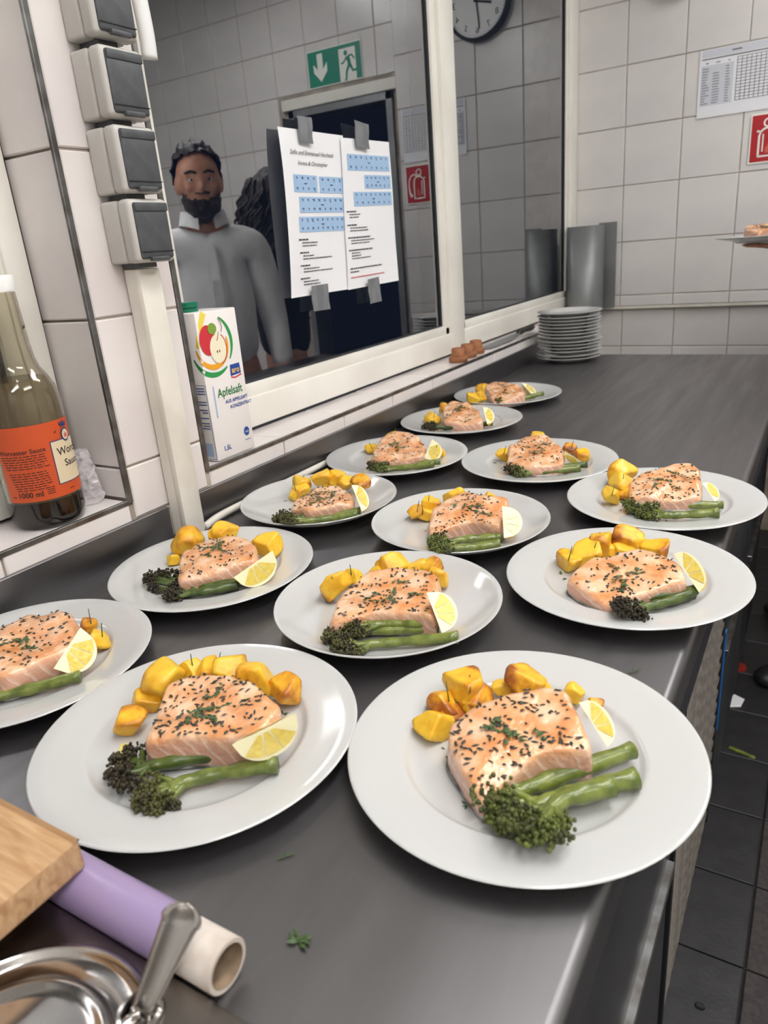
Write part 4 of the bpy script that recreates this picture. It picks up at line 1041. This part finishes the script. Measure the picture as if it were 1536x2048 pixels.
Print().text('AUS APFELSAFT', .036, .0862, .0076, bold=.02).text('KONZENTRAT', .0455, .0765, .0076, bold=.02).build('product_subtitle', Bl, Fr(.0006), jc)
Print().text('1,5L', .016, .014, .0105, bold=.025).build('volume_text', Bl, Fr(.0006), jc)
Print().ell(.0745, .0325, .0065, .0075).build('round_badge', Bl, Fr(.0004), jc)
Print().text('100%', .0745, .0305, .0042, 'CENTER').build('badge_letters', M['plain_white'], Fr(.0008), jc)
Print().rect(.068, .0185, .081, .0195).build('badge_caption', Bl, Fr(.0006), jc)
Print().rect(.0125, .068, .0155, .118).build('pale_side_strip', Bp, Fr(.0006), jc)
p = Print().rect(.001, .004, .0018, .122).rect(.001, .1212, .03, .122).rect(.001, .004, .03, .0048)
for k in range(16):
    if k in (3, 4, 7, 10, 12): continue
    v = .116-k*.0042; p.rect(.004, v, .004+PR.uniform(.012, .024), v+.0016)
p.build('side_print', Bl, Sd(.0006), jc)
Print().rect(.006, .008, .022, .03).build('side_pale_block', Bp, Sd(.0006), jc)

# sauce bottle in the window niche
BX, BY, BR_ = -.8375, .521, .0455
bt = empty('sauce_bottle', (BX, BY, SILL+.0006), label='large clear sauce bottle with orange label, nearly empty, in the window niche', cat='bottle')
outer = [(0, .002), (.030, .0008), (.038, .0015), (.0435, .007), (.0455, .016), (.0458, .145), (.0452, .158), (.0425, .172), (.037, .184), (.031, .194), (.0275, .206), (.0258, .225), (.0240, .272), (.0235, .283)]
m = clear_mat('bottle_glass', (.80, .77, .68, 1), .03, 1.45)
inner_ = [(.0205, .283), (.0212, .272), (.0225, .225), (.0245, .206), (.028, .194), (.034, .1835), (.0395, .171), (.0422, .157), (.0428, .145), (.0425, .017), (.040, .010), (0, .008)]
link('glass_body', lathe_mesh('glass_body', outer+inner_, 72), m, bt)
liq = [(0, .0060), (.0395, .0060), (.0425, .0090), (.0438, .0165), (.0440, .036), (0, .036)]
link('sauce', lathe_mesh('sauce', liq, 48), mat('dark_sauce', RGB(30, 16, 14), .1), bt)
link('residue_film', lathe_mesh('residue_film', [(.0424, .0365), (.0426, .145), (.042, .156), (.0392, .1705), (.0338, .183)], 48), mat('sauce_film', RGB(150, 130, 92), .4, 0, **{'Alpha': .5}), bt)
link('screw_cap', lathe_mesh('screw_cap', [(0, .2842), (.0250, .2842), (.0255, .286), (.0255, .300), (.0245, .302), (0, .302)], 40), M['plain_white'], bt)
# label wraps the side that faces the counter: u is the angle measured along the surface
LA = math.atan2(CAM.y-BY-.0, CAM.x-BX)          # direction from the bottle to the room
def cyl(r): return lambda u, v: Vector((BX+r*math.cos(LA+u/BR_), BY+r*math.sin(LA+u/BR_), SILL+v))
LABEL = mat('orange_label', RGB(196, 78, 34), .45); CREAM = mat('cream_label', RGB(214, 196, 164), .5)
u0, u1, v0, v1 = -.0440, .060, .040, .133
Print().rect(u0, v0, u1, v1, 36).build('label', LABEL, cyl(.0463), bt)
bx0 = .0205
Print().rect(bx0-.0012, v0+.0148, u1, v0+.0692, 14).build('label_panel_border', M['ink_navy'], cyl(.0465), bt)
Print().rect(bx0, v0+.016, u1, v0+.068, 14).build('label_panel', CREAM, cyl(.0467), bt)
p = Print().text('Worcester', bx0+.0055, v0+.050, .0135, bold=.015).text('Sauce', bx0+.0125, v0+.035, .0125, bold=.015); p.build('label_title', M['ink'], cyl(.0469), bt)
p = Print().text('Worcester Sauce', -.0420, v0+.060, .0078, bold=.02)
for k in range(15):
    v = v0+.0565-k*.0030
    if k == 6: continue
    x = -.0405+.0008*k; e = .012+PR.uniform(-.006, .002)
    while x < e: w = PR.uniform(.003, .008); p.rect(x, v, min(e, x+w), v+.0011, 2); x += w+.0012
p.text('1000 ml', -.0305, v0+.0060, .0092, bold=.03); p.rect(-.0375, v0+.0065, -.0325, v0+.0077)
for k in range(3): p.rect(.0040, v0+.012-k*.0026, .013, v0+.013-k*.0026, 2)
p.rect(.032, v0+.006, .04, v0+.007, 2); p.strip([(.028, v0+.078), (.041, v0+.088)], .0016)
LT = p.build('label_text', mat('label_ink', RGB(66, 34, 24), .6), cyl(.0466), bt); LT['kind'] = 'stuff'
p = Print()
p.ell(.0445, v0+.073, .0075, .0085); p.build('label_crest', M['ink_navy'], cyl(.0471), bt)
Print().ell(.0445, v0+.073, .0058, .0066).build('crest_field', CREAM, cyl(.0473), bt)
Print().ell(.0445, v0+.072, .0028, .0030).build('crest_mark', M['ink_red'], cyl(.0475), bt)
Print().poly([(.0395, v0+.083), (.0495, v0+.083), (.0510, v0+.090), (.0470, v0+.087), (.0445, v0+.0915), (.0420, v0+.087), (.0380, v0+.090)]).build('crest_crown', M['ink_navy'], cyl(.0471), bt)

# crinkled plastic bag leaning behind the bottle
rnd = random.Random(5); v, f = [], []
NU, NV = 26, 30
for j in range(NV+1):
    for i in range(NU+1):
        a = 2*PI*i/NU; h = j/NV
        rx = (.017+.006*math.sin(h*3))*(1-.45*h); ry = (.020)*(1-.35*h)
        k = 1+.26*noise.noise(Vector((math.cos(a)*2.2, math.sin(a)*2.2, h*7)))+.16*noise.noise(Vector((math.cos(a)*6, math.sin(a)*6, h*16)))
        v.append((-.846+rx*math.cos(a)*k+.008*h, .5895+ry*math.sin(a)*k*.92-.006*h, SILL+.0022+.074*h))
f = [(j*(NU+1)+i, j*(NU+1)+i+1, (j+1)*(NU+1)+i+1, (j+1)*(NU+1)+i) for j in range(NV) for i in range(NU)]
f.append(tuple(NV*(NU+1)+i for i in range(NU)))
tag(link('plastic_bag', mesh('plastic_bag', v, f), M['bag']), 'crumpled clear plastic bag on the niche sill beside the sauce bottle', 'plastic bag')

# ================================================================== FOREGROUND: TRAY, POT LID, SPOON, ROLL, BOARD
ty = .1705
bm = bmesh.new(); add_box(bm, (-.66, -.16, CZ+.0004), (-.16, ty, CZ+.0104), .003, 2)
tag(link('steel_tray', bm_mesh('steel_tray', bm, True, 40), M['steel_dark']), 'flat worn steel tray on the counter under the pot lid and wooden board', 'tray')
pl = empty('pot_lid', (-.300, .090, CZ+.0106), label='round ringed steel pot lid lying on the tray beside the lilac roll', cat='lid')
link('lid_disc', lathe_mesh('lid_disc', [(0, 0), (.0705, 0), (.0722, .002), (.0722, .0055), (.0705, .0075), (.0685, .0078), (.0665, .006), (.0655, .0035), (.0635, .0026), (.0535, .0024), (.052, .004), (.0505, .0072), (.0485, .0088), (.0465, .0086), (.045, .0066), (.040, .0060), (0, .0085)], 96), M['spotsteel'], pl)
link('spoon_notch_ring', lathe_mesh('spoon_notch_ring', [(.0085, 0), (.0115, .0), (.0125, .003), (.0115, .0055), (.0095, .006), (.0085, .004)], 32), M['spotsteel'], pl, (.040, .052, .0076))
spn = empty('spoon', (-.262, .143, CZ+.018), label='steel spoon with its handle sticking up from the pot lid', cat='spoon')
A_, B_ = Vector((-.261, .142, CZ+.0195)), Vector((-.2475, .1745, .9695))
ax = (B_-A_).normalized(); sd_ = ax.cross((CAM-B_).normalized()).normalized(); nn = sd_.cross(ax)
v, f = [], []
NS = 28
for i in range(NS+1):
    h = 1-(1-i/NS)**1.8; w = (.0058+.0052*h**1.3) if h < .84 else (.0104*math.sqrt(max(0, 1-((h-.84)/.16)**2))+.0004)
    c = A_.lerp(B_, h)
    for s, d_ in ((-1, .0), (-.92, .0016), (-.62, .0018), (-.5, .0008), (.5, .0008), (.62, .0018), (.92, .0016), (1, 0), (.7, -.0018), (-.7, -.0018)): v.append(c+sd_*(w*s)+nn*d_)
m10 = 10
f = [(i*m10+k, i*m10+(k+1) % m10, (i+1)*m10+(k+1) % m10, (i+1)*m10+k) for i in range(NS) for k in range(m10)]+[tuple(range(m10))[::-1], tuple(NS*m10+k for k in range(m10))]
wlink('handle', mesh('handle', v, f, True), M['spotsteel'], spn)
hv, hf = [], []
tube_into(hv, hf, [A_, A_+Vector((-.004, -.009, -.0002)), A_+Vector((-.008, -.018, -.0004))], [.0042, .0036, .003], 10)
wlink('neck', mesh('neck', hv, hf, True), M['spotsteel'], spn)
# lilac film roll on its cardboard tube
RY, RR = .1850, .0160
rl = empty('film_roll', (-.45, RY, CZ), label='lilac film roll on a cardboard tube lying against the steel tray', cat='roll')
def xl(name, prof, m, auto=50):
    me = lathe_mesh(name, prof, 56, True, auto); me.transform(Matrix.Rotation(PI/2, 4, 'Y'))
    return link(name, me, m, rl, Vector((0, 0, RR+.0003)))
xl('film', [(.0148, -.30), (RR, -.30), (RR, .172), (RR-.0008, .1725), (.0148, .1725)], M['lilac'])
xl('tube_wall', [(.0144, -.302), (.0148, -.30), (.0148, .2085), (.0144, .209), (.0120, .209)], M['card'])
xl('tube_bore', [(.0120, .2088), (.0118, .20), (.0118, -.302), (.0144, -.302)], M['card_in'])
# wooden board on top of roll and tray
wd_ = mat('oak_wood', RGB(206, 164, 114), .5)
t = NT(wd_); b = t.n['Principled BSDF']; tc = t.add('ShaderNodeTexCoord'); mp = t.add('ShaderNodeMapping'); mp.inputs['Scale'].default_value = (1, 9, 6); t.link(tc.outputs['Object'], mp.inputs[0])
nz = t.add('ShaderNodeTexNoise'); nz.inputs['Scale'].default_value = 18; nz.inputs['Detail'].default_value = 6; nz.inputs['Distortion'].default_value = .6; t.link(mp.outputs[0], nz.inputs['Vector'])
rp = t.add('ShaderNodeValToRGB'); e = rp.color_ramp.elements; e[0].position = .3; e[0].color = RGB(164, 122, 82); e[1].position = .7; e[1].color = RGB(204, 168, 126); t.link(nz.outputs['Fac'], rp.inputs[0]); t.link(rp.outputs[0], b.inputs['Base Color'])
bp = t.add('ShaderNodeBump'); bp.inputs['Distance'].default_value = .0004; t.link(nz.outputs['Fac'], bp.inputs['Height']); t.link(bp.outputs[0], b.inputs['Normal'])
bm = bmesh.new(); x0, x1, y0, y1, z0, z1 = -.66, -.353, -.06, .186, .9333, .9553
add_box(bm, (x0, y0, z0), (x1, y1, z1))
bm.faces.ensure_lookup_table()
top = [f_ for f_ in bm.faces if all(abs(v_.co.z-z1) < 1e-5 for v_ in f_.verts)]
rs = bmesh.ops.inset_region(bm, faces=top, thickness=.019)
top = [f_ for f_ in bm.faces if all(abs(v_.co.z-z1) < 1e-5 for v_ in f_.verts) and f_.calc_area() > .01*.2]
top = max(bm.faces, key=lambda f_: f_.calc_area() if all(abs(v_.co.z-z1) < 1e-5 for v_ in f_.verts) else 0)
r2 = bmesh.ops.inset_region(bm, faces=[top], thickness=.003, depth=-.003)
es = [e_ for e_ in bm.edges if len(e_.link_faces) == 2 and e_.calc_face_angle(0) > 1.2]
bmesh.ops.bevel(bm, geom=es, offset=.0035, segments=3, profile=.5, affect='EDGES')
tag(link('wooden_board', bm_mesh('wooden_board', bm, True, 35), wd_), 'thick pale wooden board with recessed top resting on tray and lilac roll', 'board')
# stray thyme on the steel
def sprig(px, py, lab, sd, n=7, l=.0036):
    rnd = random.Random(sd); p = onz(px, py, CZ+.0006); hv, hf = [], []
    tube_into(hv, hf, [Vector((-.004, -.003, 0)), Vector((0, .001, .001)), Vector((.004, .006, .0012))], .0005, 5)
    for k in range(n):
        a = rnd.uniform(0, 6.3); d = Vector((math.cos(a), math.sin(a), .25)); s = Vector((-d.y, d.x, 0)); q = Vector((rnd.uniform(-.002, .003), rnd.uniform(-.001, .004), .0006))+d*l*.7; b = len(hv)
        hv += [q-d*l, q+s*l*.34, q+d*l, q-s*l*.34, q+Vector((0, 0, .001))]; hf += [(b, b+1, b+4), (b+1, b+2, b+4), (b+2, b+3, b+4), (b+3, b, b+4), (b+3, b+2, b+1, b)]
    tag(link('thyme_sprig', mesh('thyme_sprig', hv, hf), M['thyme'], None, p), lab, 'herb')
sprig(593, 1883, 'small green thyme sprig lying on bare steel near the cardboard tube', 2, 8, .0042)
sprig(570, 1716, 'tiny herb crumb on bare steel between the two nearest plates', 4, 2, .0016)
sprig(1268, 1345, 'tiny herb crumb on the steel near the counter front edge', 6, 2, .0016)

# scraps and a drain hole on the floor beside the counter
def scrap(name, px, py, pts, h, m, lab, cat):
    p = onz(px, py, .0012)+Vector((.035, 0, 0)); n = len(pts)
    v = [(x, y, 0) for x, y in pts]+[(x*.9, y*.9, h*(.5+.5*math.sin(3*i))) for i, (x, y) in enumerate(pts)]
    f = [tuple(range(n, 2*n)), tuple(range(n-1, -1, -1))]+[(i, (i+1) % n, n+(i+1) % n, n+i) for i in range(n)]
    tag(link(name, mesh(name, v, f), m, None, p), lab, cat)
scrap('paper_scrap', 1441, 1400, [(-.02, -.03), (.018, -.012), (.024, .03), (-.004, .042), (-.018, .01)], .006, M['paper'], 'small white paper scrap on the dark floor beside the refrigerator', 'paper')
scrap('tomato_scrap', 1453, 1330, [(.022*math.cos(a*.7), .026*math.sin(a*.7)) for a in range(9)], .010, mat('tomato_red', RGB(150, 40, 30), .4), 'small red vegetable scrap on the dark floor by the counter', 'food scrap')
scrap('stem_scrap', 1450, 1498, [(-.03, .006), (.0, -.004), (.034, -.012), (.036, -.004), (.002, .006), (-.028, .014)], .006, M['stem'], 'thin green stem scrap on the dark floor by the counter', 'food scrap')
scrap('drain_hole', 1357, 1994, [(.009*math.cos(a*.78), .007*math.sin(a*.78)) for a in range(8)], .004, M['black'], 'small black drain hole in the dark floor below the counter edge', 'drain')  # flat black disc standing in for the floor's drain hole

# ================================================================== PEOPLE (they stand beyond the frame; the window mirrors them)
def skin_mesh(name, chains, sub=2, voxel=None, extra=None):
    """chains: lists of (point, radius); shared points are merged, then Skin + Subdivision (+ fused with extra blobs by Remesh)"""
    bm = bmesh.new(); ly = bm.verts.layers.skin.verify(); idx = {}
    first = True
    for ch in chains:
        prev = None
        for p, r_ in ch:
            k = tuple(round(c, 4) for c in p)
            if k not in idx:
                v = bm.verts.new(p); rr = r_ if isinstance(r_, tuple) else (r_, r_); v[ly].radius = rr; v[ly].use_root = first; first = False; idx[k] = v
            v = idx[k]
            if prev is not None and prev is not v and not bm.edges.get((prev, v)): bm.edges.new((prev, v))
            prev = v
    me = bpy.data.meshes.new(name); bm.to_mesh(me); bm.free()
    ob = bpy.data.objects.new(name, me); COL.objects.link(ob)
    sk = ob.modifiers.new('s', 'SKIN'); sk.use_smooth_shade = True
    ss = ob.modifiers.new('u', 'SUBSURF'); ss.levels = sub; ss.render_levels = sub
    bpy.context.view_layer.update()
    me2 = bpy.data.meshes.new_from_object(ob.evaluated_get(bpy.context.evaluated_depsgraph_get()))
    bpy.data.objects.remove(ob)
    if extra or voxel:
        bm = bmesh.new(); bm.from_mesh(me2)
        for (c, s, rot) in (extra or []):
            mt = Matrix.Translation(c) @ rot.to_4x4() @ Matrix.Diagonal((*s, 1)); bmesh.ops.create_uvsphere(bm, u_segments=24, v_segments=16, radius=1, matrix=mt)
        me3 = bpy.data.meshes.new(name); bm.to_mesh(me3); bm.free()
        ob = bpy.data.objects.new(name, me3); COL.objects.link(ob)
        rm = ob.modifiers.new('r', 'REMESH'); rm.mode = 'VOXEL'; rm.voxel_size = voxel; rm.use_smooth_shade = True
        sm = ob.modifiers.new('m', 'SMOOTH'); sm.factor = .5; sm.iterations = 4
        bpy.context.view_layer.update()
        me2 = bpy.data.meshes.new_from_object(ob.evaluated_get(bpy.context.evaluated_depsgraph_get())); bpy.data.objects.remove(ob)
    me2.polygons.foreach_set('use_smooth', [True]*len(me2.polygons)); me2.materials.clear()
    return me2
V = Vector
def shell(name, c, rad, seed, amp, keep, freq=18, sub=5):
    """hair or beard: a bumpy ellipsoid shell, kept where keep(direction) holds"""
    vs_, fs = ico(sub); out = []
    for d in vs_:
        k = 1+amp*noise.noise(d*freq*.25+V((seed, 0, 0)))+amp*.6*noise.noise(d*freq+V((0, seed, 0)))
        out.append(V((c[0]+d.x*rad[0]*k, c[1]+d.y*rad[1]*k, c[2]+d.z*rad[2]*k)))
    ff = [f for f in fs if all(keep(vs_[i]) for i in f)]
    used = sorted({i for f in ff for i in f}); mp = {i: n for n, i in enumerate(used)}
    me = mesh(name, [out[i] for i in used], [[mp[i] for i in f] for f in ff], True)
    return me
I3 = Matrix.Identity(3)
def face_blobs(hc, s=1, fwd=0):
    """skull, jaw, nose, brow, ears, lips around the head centre hc (facing +y)"""
    x, y, z = hc
    return [(V((x, y, z+.02)), (.076*s, .096*s, .098*s), I3), (V((x, y+.022, z-.045)), (.058*s, .070*s, .066*s), I3), (V((x, y+.050, z-.088)), (.030*s, .030*s, .022*s), I3),
            (V((x, y+.094, z-.018)), (.012*s, .018*s, .016*s), I3), (V((x, y+.088, z+.006)), (.009*s, .012*s, .028*s), I3),
            (V((x-.030, y+.078, z+.024)), (.024*s, .014*s, .010*s), I3), (V((x+.030, y+.078, z+.024)), (.024*s, .014*s, .010*s), I3),
            (V((x-.034, y+.068, z-.02)), (.022*s, .018*s, .018*s), I3), (V((x+.034, y+.068, z-.02)), (.022*s, .018*s, .018*s), I3),
            (V((x, y+.084, z-.052)), (.022*s, .012*s, .010*s), I3),
            (V((x-.077, y-.004, z-.005)), (.010*s, .020*s, .030*s), I3), (V((x+.077, y-.004, z-.005)), (.010*s, .020*s, .030*s), I3)]
def person(loc, rotz, label):
    o = empty('person', loc, label=label, cat='person'); o.rotation_euler = (0, 0, rotz); return o
def hand_chains(w, d, up, s=1, spread=1, curl=.0, thumb_side=1):
    """wrist w, finger direction d, back-of-hand normal up"""
    d = V(d).normalized(); up = V(up).normalized(); sd = d.cross(up).normalized()*thumb_side; ch = []
    kn = V(w)+d*.085*s
    ch.append([(tuple(w), (.020*s, .024*s)), (tuple(V(w)+d*.045*s), (.024*s, .017*s)), (tuple(kn), (.026*s, .014*s))])
    for i, (o, L) in enumerate(((.030, .070), (.010, .080), (-.010, .074), (-.029, .058))):
        a = V(w)+d*.078*s+sd*o*s; ch.append([(tuple(V(w)+d*.045*s), (.024*s, .017*s)), (tuple(a), .0105*s)])
        p = a; dd = d+sd*o*1.4*spread
        for k, f in enumerate((.45, .32, .23)):
            dd = (dd+up*(-curl)).normalized(); p2 = p+dd*L*f*s; ch.append([(tuple(p), .0105*s-.001*k), (tuple(p2), .0092*s-.001*k)]); p = p2
    a = V(w)+d*.022*s+sd*.022*s; b = a+(d*.6+sd*.8).normalized()*.036*s; c = b+(d*.9+sd*.35-up*curl*.5).normalized()*.034*s
    ch.append([(tuple(w), (.020*s, .024*s)), (tuple(a), .014*s), (tuple(b), .0115*s), (tuple(c), .0085*s)])
    return ch
SKIN = noisy(mat('skin_tone', RGB(214, 160, 130), .5, 0, **{'Subsurface Weight': .1, 'Subsurface Radius': (.01, .004, .002)}), RGB(200, 140, 112), 30)
HAIR = noisy(mat('dark_brown_hair', RGB(52, 42, 36), .5), RGB(34, 27, 23), 80, stretch=(1, 1, .3), bump=.002, bscale=160)
SHIRT = noisy(mat('white_shirt_cotton', RGB(240, 240, 240), .8), RGB(228, 228, 230), 14, bump=.004, bscale=9)
DARK = noisy(mat('black_clothing', RGB(30, 31, 38), .85), RGB(22, 23, 28), 16, bump=.004, bscale=10)
TROUS = mat('dark_trousers', RGB(34, 35, 40), .85)
EYE = mat('eye_white', RGB(225, 220, 214), .2); IRIS = mat('dark_iris', RGB(50, 36, 28), .2)
def legs(k=1, hz=.90):
    L = []
    for s in (-1, 1):
        L.append([((0, 0, hz), (.13, .10)), ((s*.085, 0, hz-.06), (.092, .10)), ((s*.095, .012, .50*k), (.062, .066)), ((s*.10, -.005, .30*k), (.054, .062)), ((s*.10, -.015, .075), (.040, .045))])
    return L
def shoe_meshes(root, hz, k=1):
    for s in (-1, 1):
        me = skin_mesh('shoe', [[((s*.10, -.055, .045), (.036, .040)), ((s*.10, .02, .045), (.040, .042)), ((s*.105, .12, .032), (.044, .030)), ((s*.108, .175, .026), (.034, .022))]], 2)
        link('shoe', me, M['black'], root)
def build_man():
    root = person((.135, 2.06, 0), 2.3, 'bearded person in a white shirt mirrored in the window beside the pier')
    root.scale = (.975, .975, .975)
    hz, sh, hc = .90, 1.37, (0, .035, 1.575)
    arms = []
    for s in (-1, 1):
        arms.append([((0, 0, sh-.04), (.13, .10)), ((s*.165, -.01, sh), (.062, .066)), ((s*.215, -.02, 1.10), (.042, .046)), ((s*.225, .03, .865), (.030, .034))])
    torso = [((0, 0, hz), (.135, .105)), ((0, .01, 1.06), (.130, .105)), ((0, .0, 1.22), (.145, .11)), ((0, 0, sh-.04), (.13, .10)), ((0, 0, 1.43), (.062, .062)), ((0, .015, 1.50), (.055, .058))]
    hands = []
    for s in (-1, 1): hands += hand_chains((s*.225, .03, .865), (0, .25, -1), (s, .2, .2), .95, 1, .12, -s)
    body = skin_mesh('body', [[(p, tuple(q*.8 for q in r_)) if i < 4 else (p, r_) for i, (p, r_) in enumerate(torso)]]+[[(p, tuple(q*.78 for q in r_)) for p, r_ in a[:3]]+a[3:] for a in arms]+[[(p, tuple(q*.8 for q in r_)) for p, r_ in l] for l in legs(1, hz)]+hands, 1, .008, face_blobs(hc))
    link('body', body, SKIN, root)
    # clothes follow the body
    f = 1.12
    top = [[(p, tuple(q*f+.006 for q in r_)) for p, r_ in torso[:4]]+[((0, -.004, 1.41), (.100, .085)), ((0, -.002, 1.445), (.078, .075))]]+[[((0, -.004, 1.41), (.100, .085))]+[(p, tuple(q*1.13+.006 for q in r_)) for p, r_ in a[1:3]]+[((a[3][0][0], a[3][0][1]-.012, a[3][0][2]+.03), (.040, .042))] for a in arms]
    link('shirt', skin_mesh('shirt', top, 2), SHIRT, root)
    cv_, cf_ = [], []; NC = 30
    for i in range(NC+1):       # turned-down collar, open at the throat
        a = PI/2+.32+(2*PI-.64)*i/NC; op = math.sin(a)
        for rr, zz in ((.066, 1.452), (.072, 1.492-.012*max(0, op)), (.078, 1.490-.012*max(0, op)), (.092, 1.440-.022*max(0, op)**4)):
            cv_.append(V((rr*math.cos(a), rr*math.sin(a)*.95+.004+.012*max(0, op), zz)))
    cf_ = [(4*i+j, 4*i+j+1, 4*i+j+5, 4*i+j+4) for i in range(NC) for j in range(3)]
    link('collar', mesh('collar', cv_, cf_, True), SHIRT, root)
    pk = Print().strip([(0, .93), (.002, 1.1), (0, 1.25), (0, 1.38)], .03)
    link('button_placket', mesh('button_placket', [(x, (.137 if z < 1.3 else .137-(z-1.3)*.45), z) for x, z in pk.v], pk.f), SHIRT, root)
    link('trousers', skin_mesh('trousers', [[((0, 0, hz+.03), (.15, .12)), ((0, 0, hz), (.152, .12))]]+[[(p, tuple(q*1.16+.004 for q in r_)) for p, r_ in l] for l in legs(1, hz)], 2), TROUS, root)
    shoe_meshes(root, hz)
    x, y, z = hc
    link('hair', shell('hair', (x, y-.006, z+.032), (.088, .107, .108), 3, .11, lambda d: d.z > .16+.48*max(0, d.y)+.12*noise.noise(d*9) or (d.y < -.02+.1*noise.noise(d*9) and d.z > -.5)), HAIR, root)
    link('beard', shell('beard', (x, y+.018, z-.052), (.067, .082, .080), 8, .09, lambda d: (d.z < .34-.5*max(0, d.y-.25)+.16*noise.noise(d*8) and d.y > -.2) or (abs(d.x) < .42 and d.y > .6 and .10 < d.z < .26)), HAIR, root)
    for s in (-1, 1):
        e = link('eye', mesh('eye', *[ico(2)[0], ico(2)[1]], True), EYE, root, (x+s*.030, y+.078, z+.006)); e.scale = (.012, .010, .008)
        link('iris', mesh('iris', *[ico(2)[0], ico(2)[1]], True), IRIS, e, (0, .62, 0)).scale = (.5, .5, .6)
        bv_, bf_ = [], []; tube_into(bv_, bf_, spline([V((x+s*.012, y+.092, z+.026)), V((x+s*.030, y+.092, z+.033)), V((x+s*.050, y+.080, z+.027))], 4), .0045, 6); link('eyebrow', mesh('eyebrow', bv_, bf_, True), HAIR, root)
    return root
build_man()
def build_woman():
    loc = V((.12, 2.42, 0)); yaw = .50        # faces mostly along the counter towards the doorway
    root = person(loc, yaw, 'dark curly-haired person in black holding a plate beyond the counter')
    RI = Matrix.Rotation(-yaw, 3, 'Z')
    tol = lambda w: tuple(RI @ (V(w)-loc))
    hz, sh, hc = .86, 1.295, (0, .045, 1.475)
    wrist = tol((-.086, 2.42, 1.187)); elbow = tol((.03, 2.36, 1.03))
    armL = [((0, 0, sh-.04), (.115, .09)), ((-.145, -.01, sh), (.054, .058)), (elbow, (.038, .040)), (wrist, (.024, .026))]
    armR = [((0, 0, sh-.04), (.115, .09)), ((.145, -.01, sh), (.054, .058)), ((.20, -.02, 1.05), (.038, .040)), ((.19, .07, .86), (.026, .028))]
    torso = [((0, 0, hz), (.13, .10)), ((0, 0, 1.02), (.108, .09)), ((0, .01, 1.16), (.125, .105)), ((0, 0, sh-.04), (.115, .09)), ((0, 0, 1.345), (.050, .05)), ((0, .02, 1.40), (.046, .048))]
    wv_ = V(wrist); dirf = RI @ V((-1, -.12, .13)); upv = RI @ V((.05, 0, -1))
    hands = hand_chains(wrist, dirf, upv, .95, 1.2, -.03, 1)+hand_chains((.19, .07, .86), (0, .5, -.8), (1, .2, .2), .92, 1, .12, -1)
    body = skin_mesh('body', [[(p, tuple(q*.8 for q in r_)) if i < 4 else (p, r_) for i, (p, r_) in enumerate(torso)]]+[[(p, tuple(q*.78 for q in r_)) for p, r_ in a[:3]]+a[3:] for a in (armL, armR)]+[[(p, tuple(q*.8 for q in r_)) for p, r_ in l] for l in legs(.97, hz)]+hands, 1, .0065, face_blobs(hc, .94))
    link('body', body, SKIN, root)
    top = [[(p, tuple(q*1.12+.006 for q in r_)) for p, r_ in torso[:4]]+[((0, 0, 1.325), (.075, .070))]]
    for a in (armL, armR):
        e = V(a[2][0]).lerp(V(a[3][0]), .55); top.append([(p, tuple(q*1.14+.006 for q in r_)) for p, r_ in a[:3]]+[(tuple(e), (.040, .042))])
    link('black_top', skin_mesh('black_top', top, 2), DARK, root)
    link('trousers', skin_mesh('trousers', [[((0, 0, hz+.03), (.14, .112)), ((0, 0, hz), (.146, .115))]]+[[(p, tuple(q*1.14+.004 for q in r_)) for p, r_ in l] for l in legs(.97, hz)], 2), TROUS, root)
    shoe_meshes(root, hz)
    x, y, z = hc; rnd = random.Random(4)
    link('hair_cap', shell('hair_cap', (x, y-.012, z+.028), (.092, .108, .104), 5, .07, lambda d: d.z > .1+.5*max(0, d.y) or d.y < .1), HAIR, root)
    hv, hf = [], []
    for k in range(220):     # long curls falling over shoulders and back
        a = rnd.uniform(PI*.92, PI*2.08) if k % 4 else rnd.uniform(-.35, PI+.35)
        st = V((x+.082*math.cos(a), y-.012+.094*math.sin(a), z+rnd.uniform(-.02, .095))); ln = rnd.uniform(.26, .42); tw = rnd.uniform(0, 6.3); rr = rnd.uniform(.008, .016)
        pts = []
        for i in range(22):
            h = i/21; out_ = 1.05+.7*math.sin(min(1, h*1.6)*PI/2)
            c = V((x+(st.x-x)*out_, y-.012+(st.y-y+.012)*out_, st.z-h*ln)); q = tw+i*1.15
            pts.append(c+V((math.cos(q), math.sin(q), 0))*rr*min(1, h*4))
        tube_into(hv, hf, pts, [.0075-.004*(i/21) for i in range(22)], 5)
    tag(link('curls', mesh('curls', hv, hf, True), HAIR, root), kind='stuff')
    return root
build_woman()
# the plate she holds, with its fillet
hp = V((-.170, 2.40, 1.208))
o = link('dinner_plate', plate_mesh(RP, 'rim'), None, None, hp); tag(o, 'white dinner plate with salmon held up by a hand in front of the far wall', 'plate', 'plated dinner plates')
src = next(ob for ob in bpy.data.objects if ob.name == 'salmon_fillet.004')
c = copy_thing(src, hp+V((-.004, 0, .0086))); c.rotation_euler = (0, 0, .4); tag(c, 'roasted salmon fillet on the plate held up in a hand')
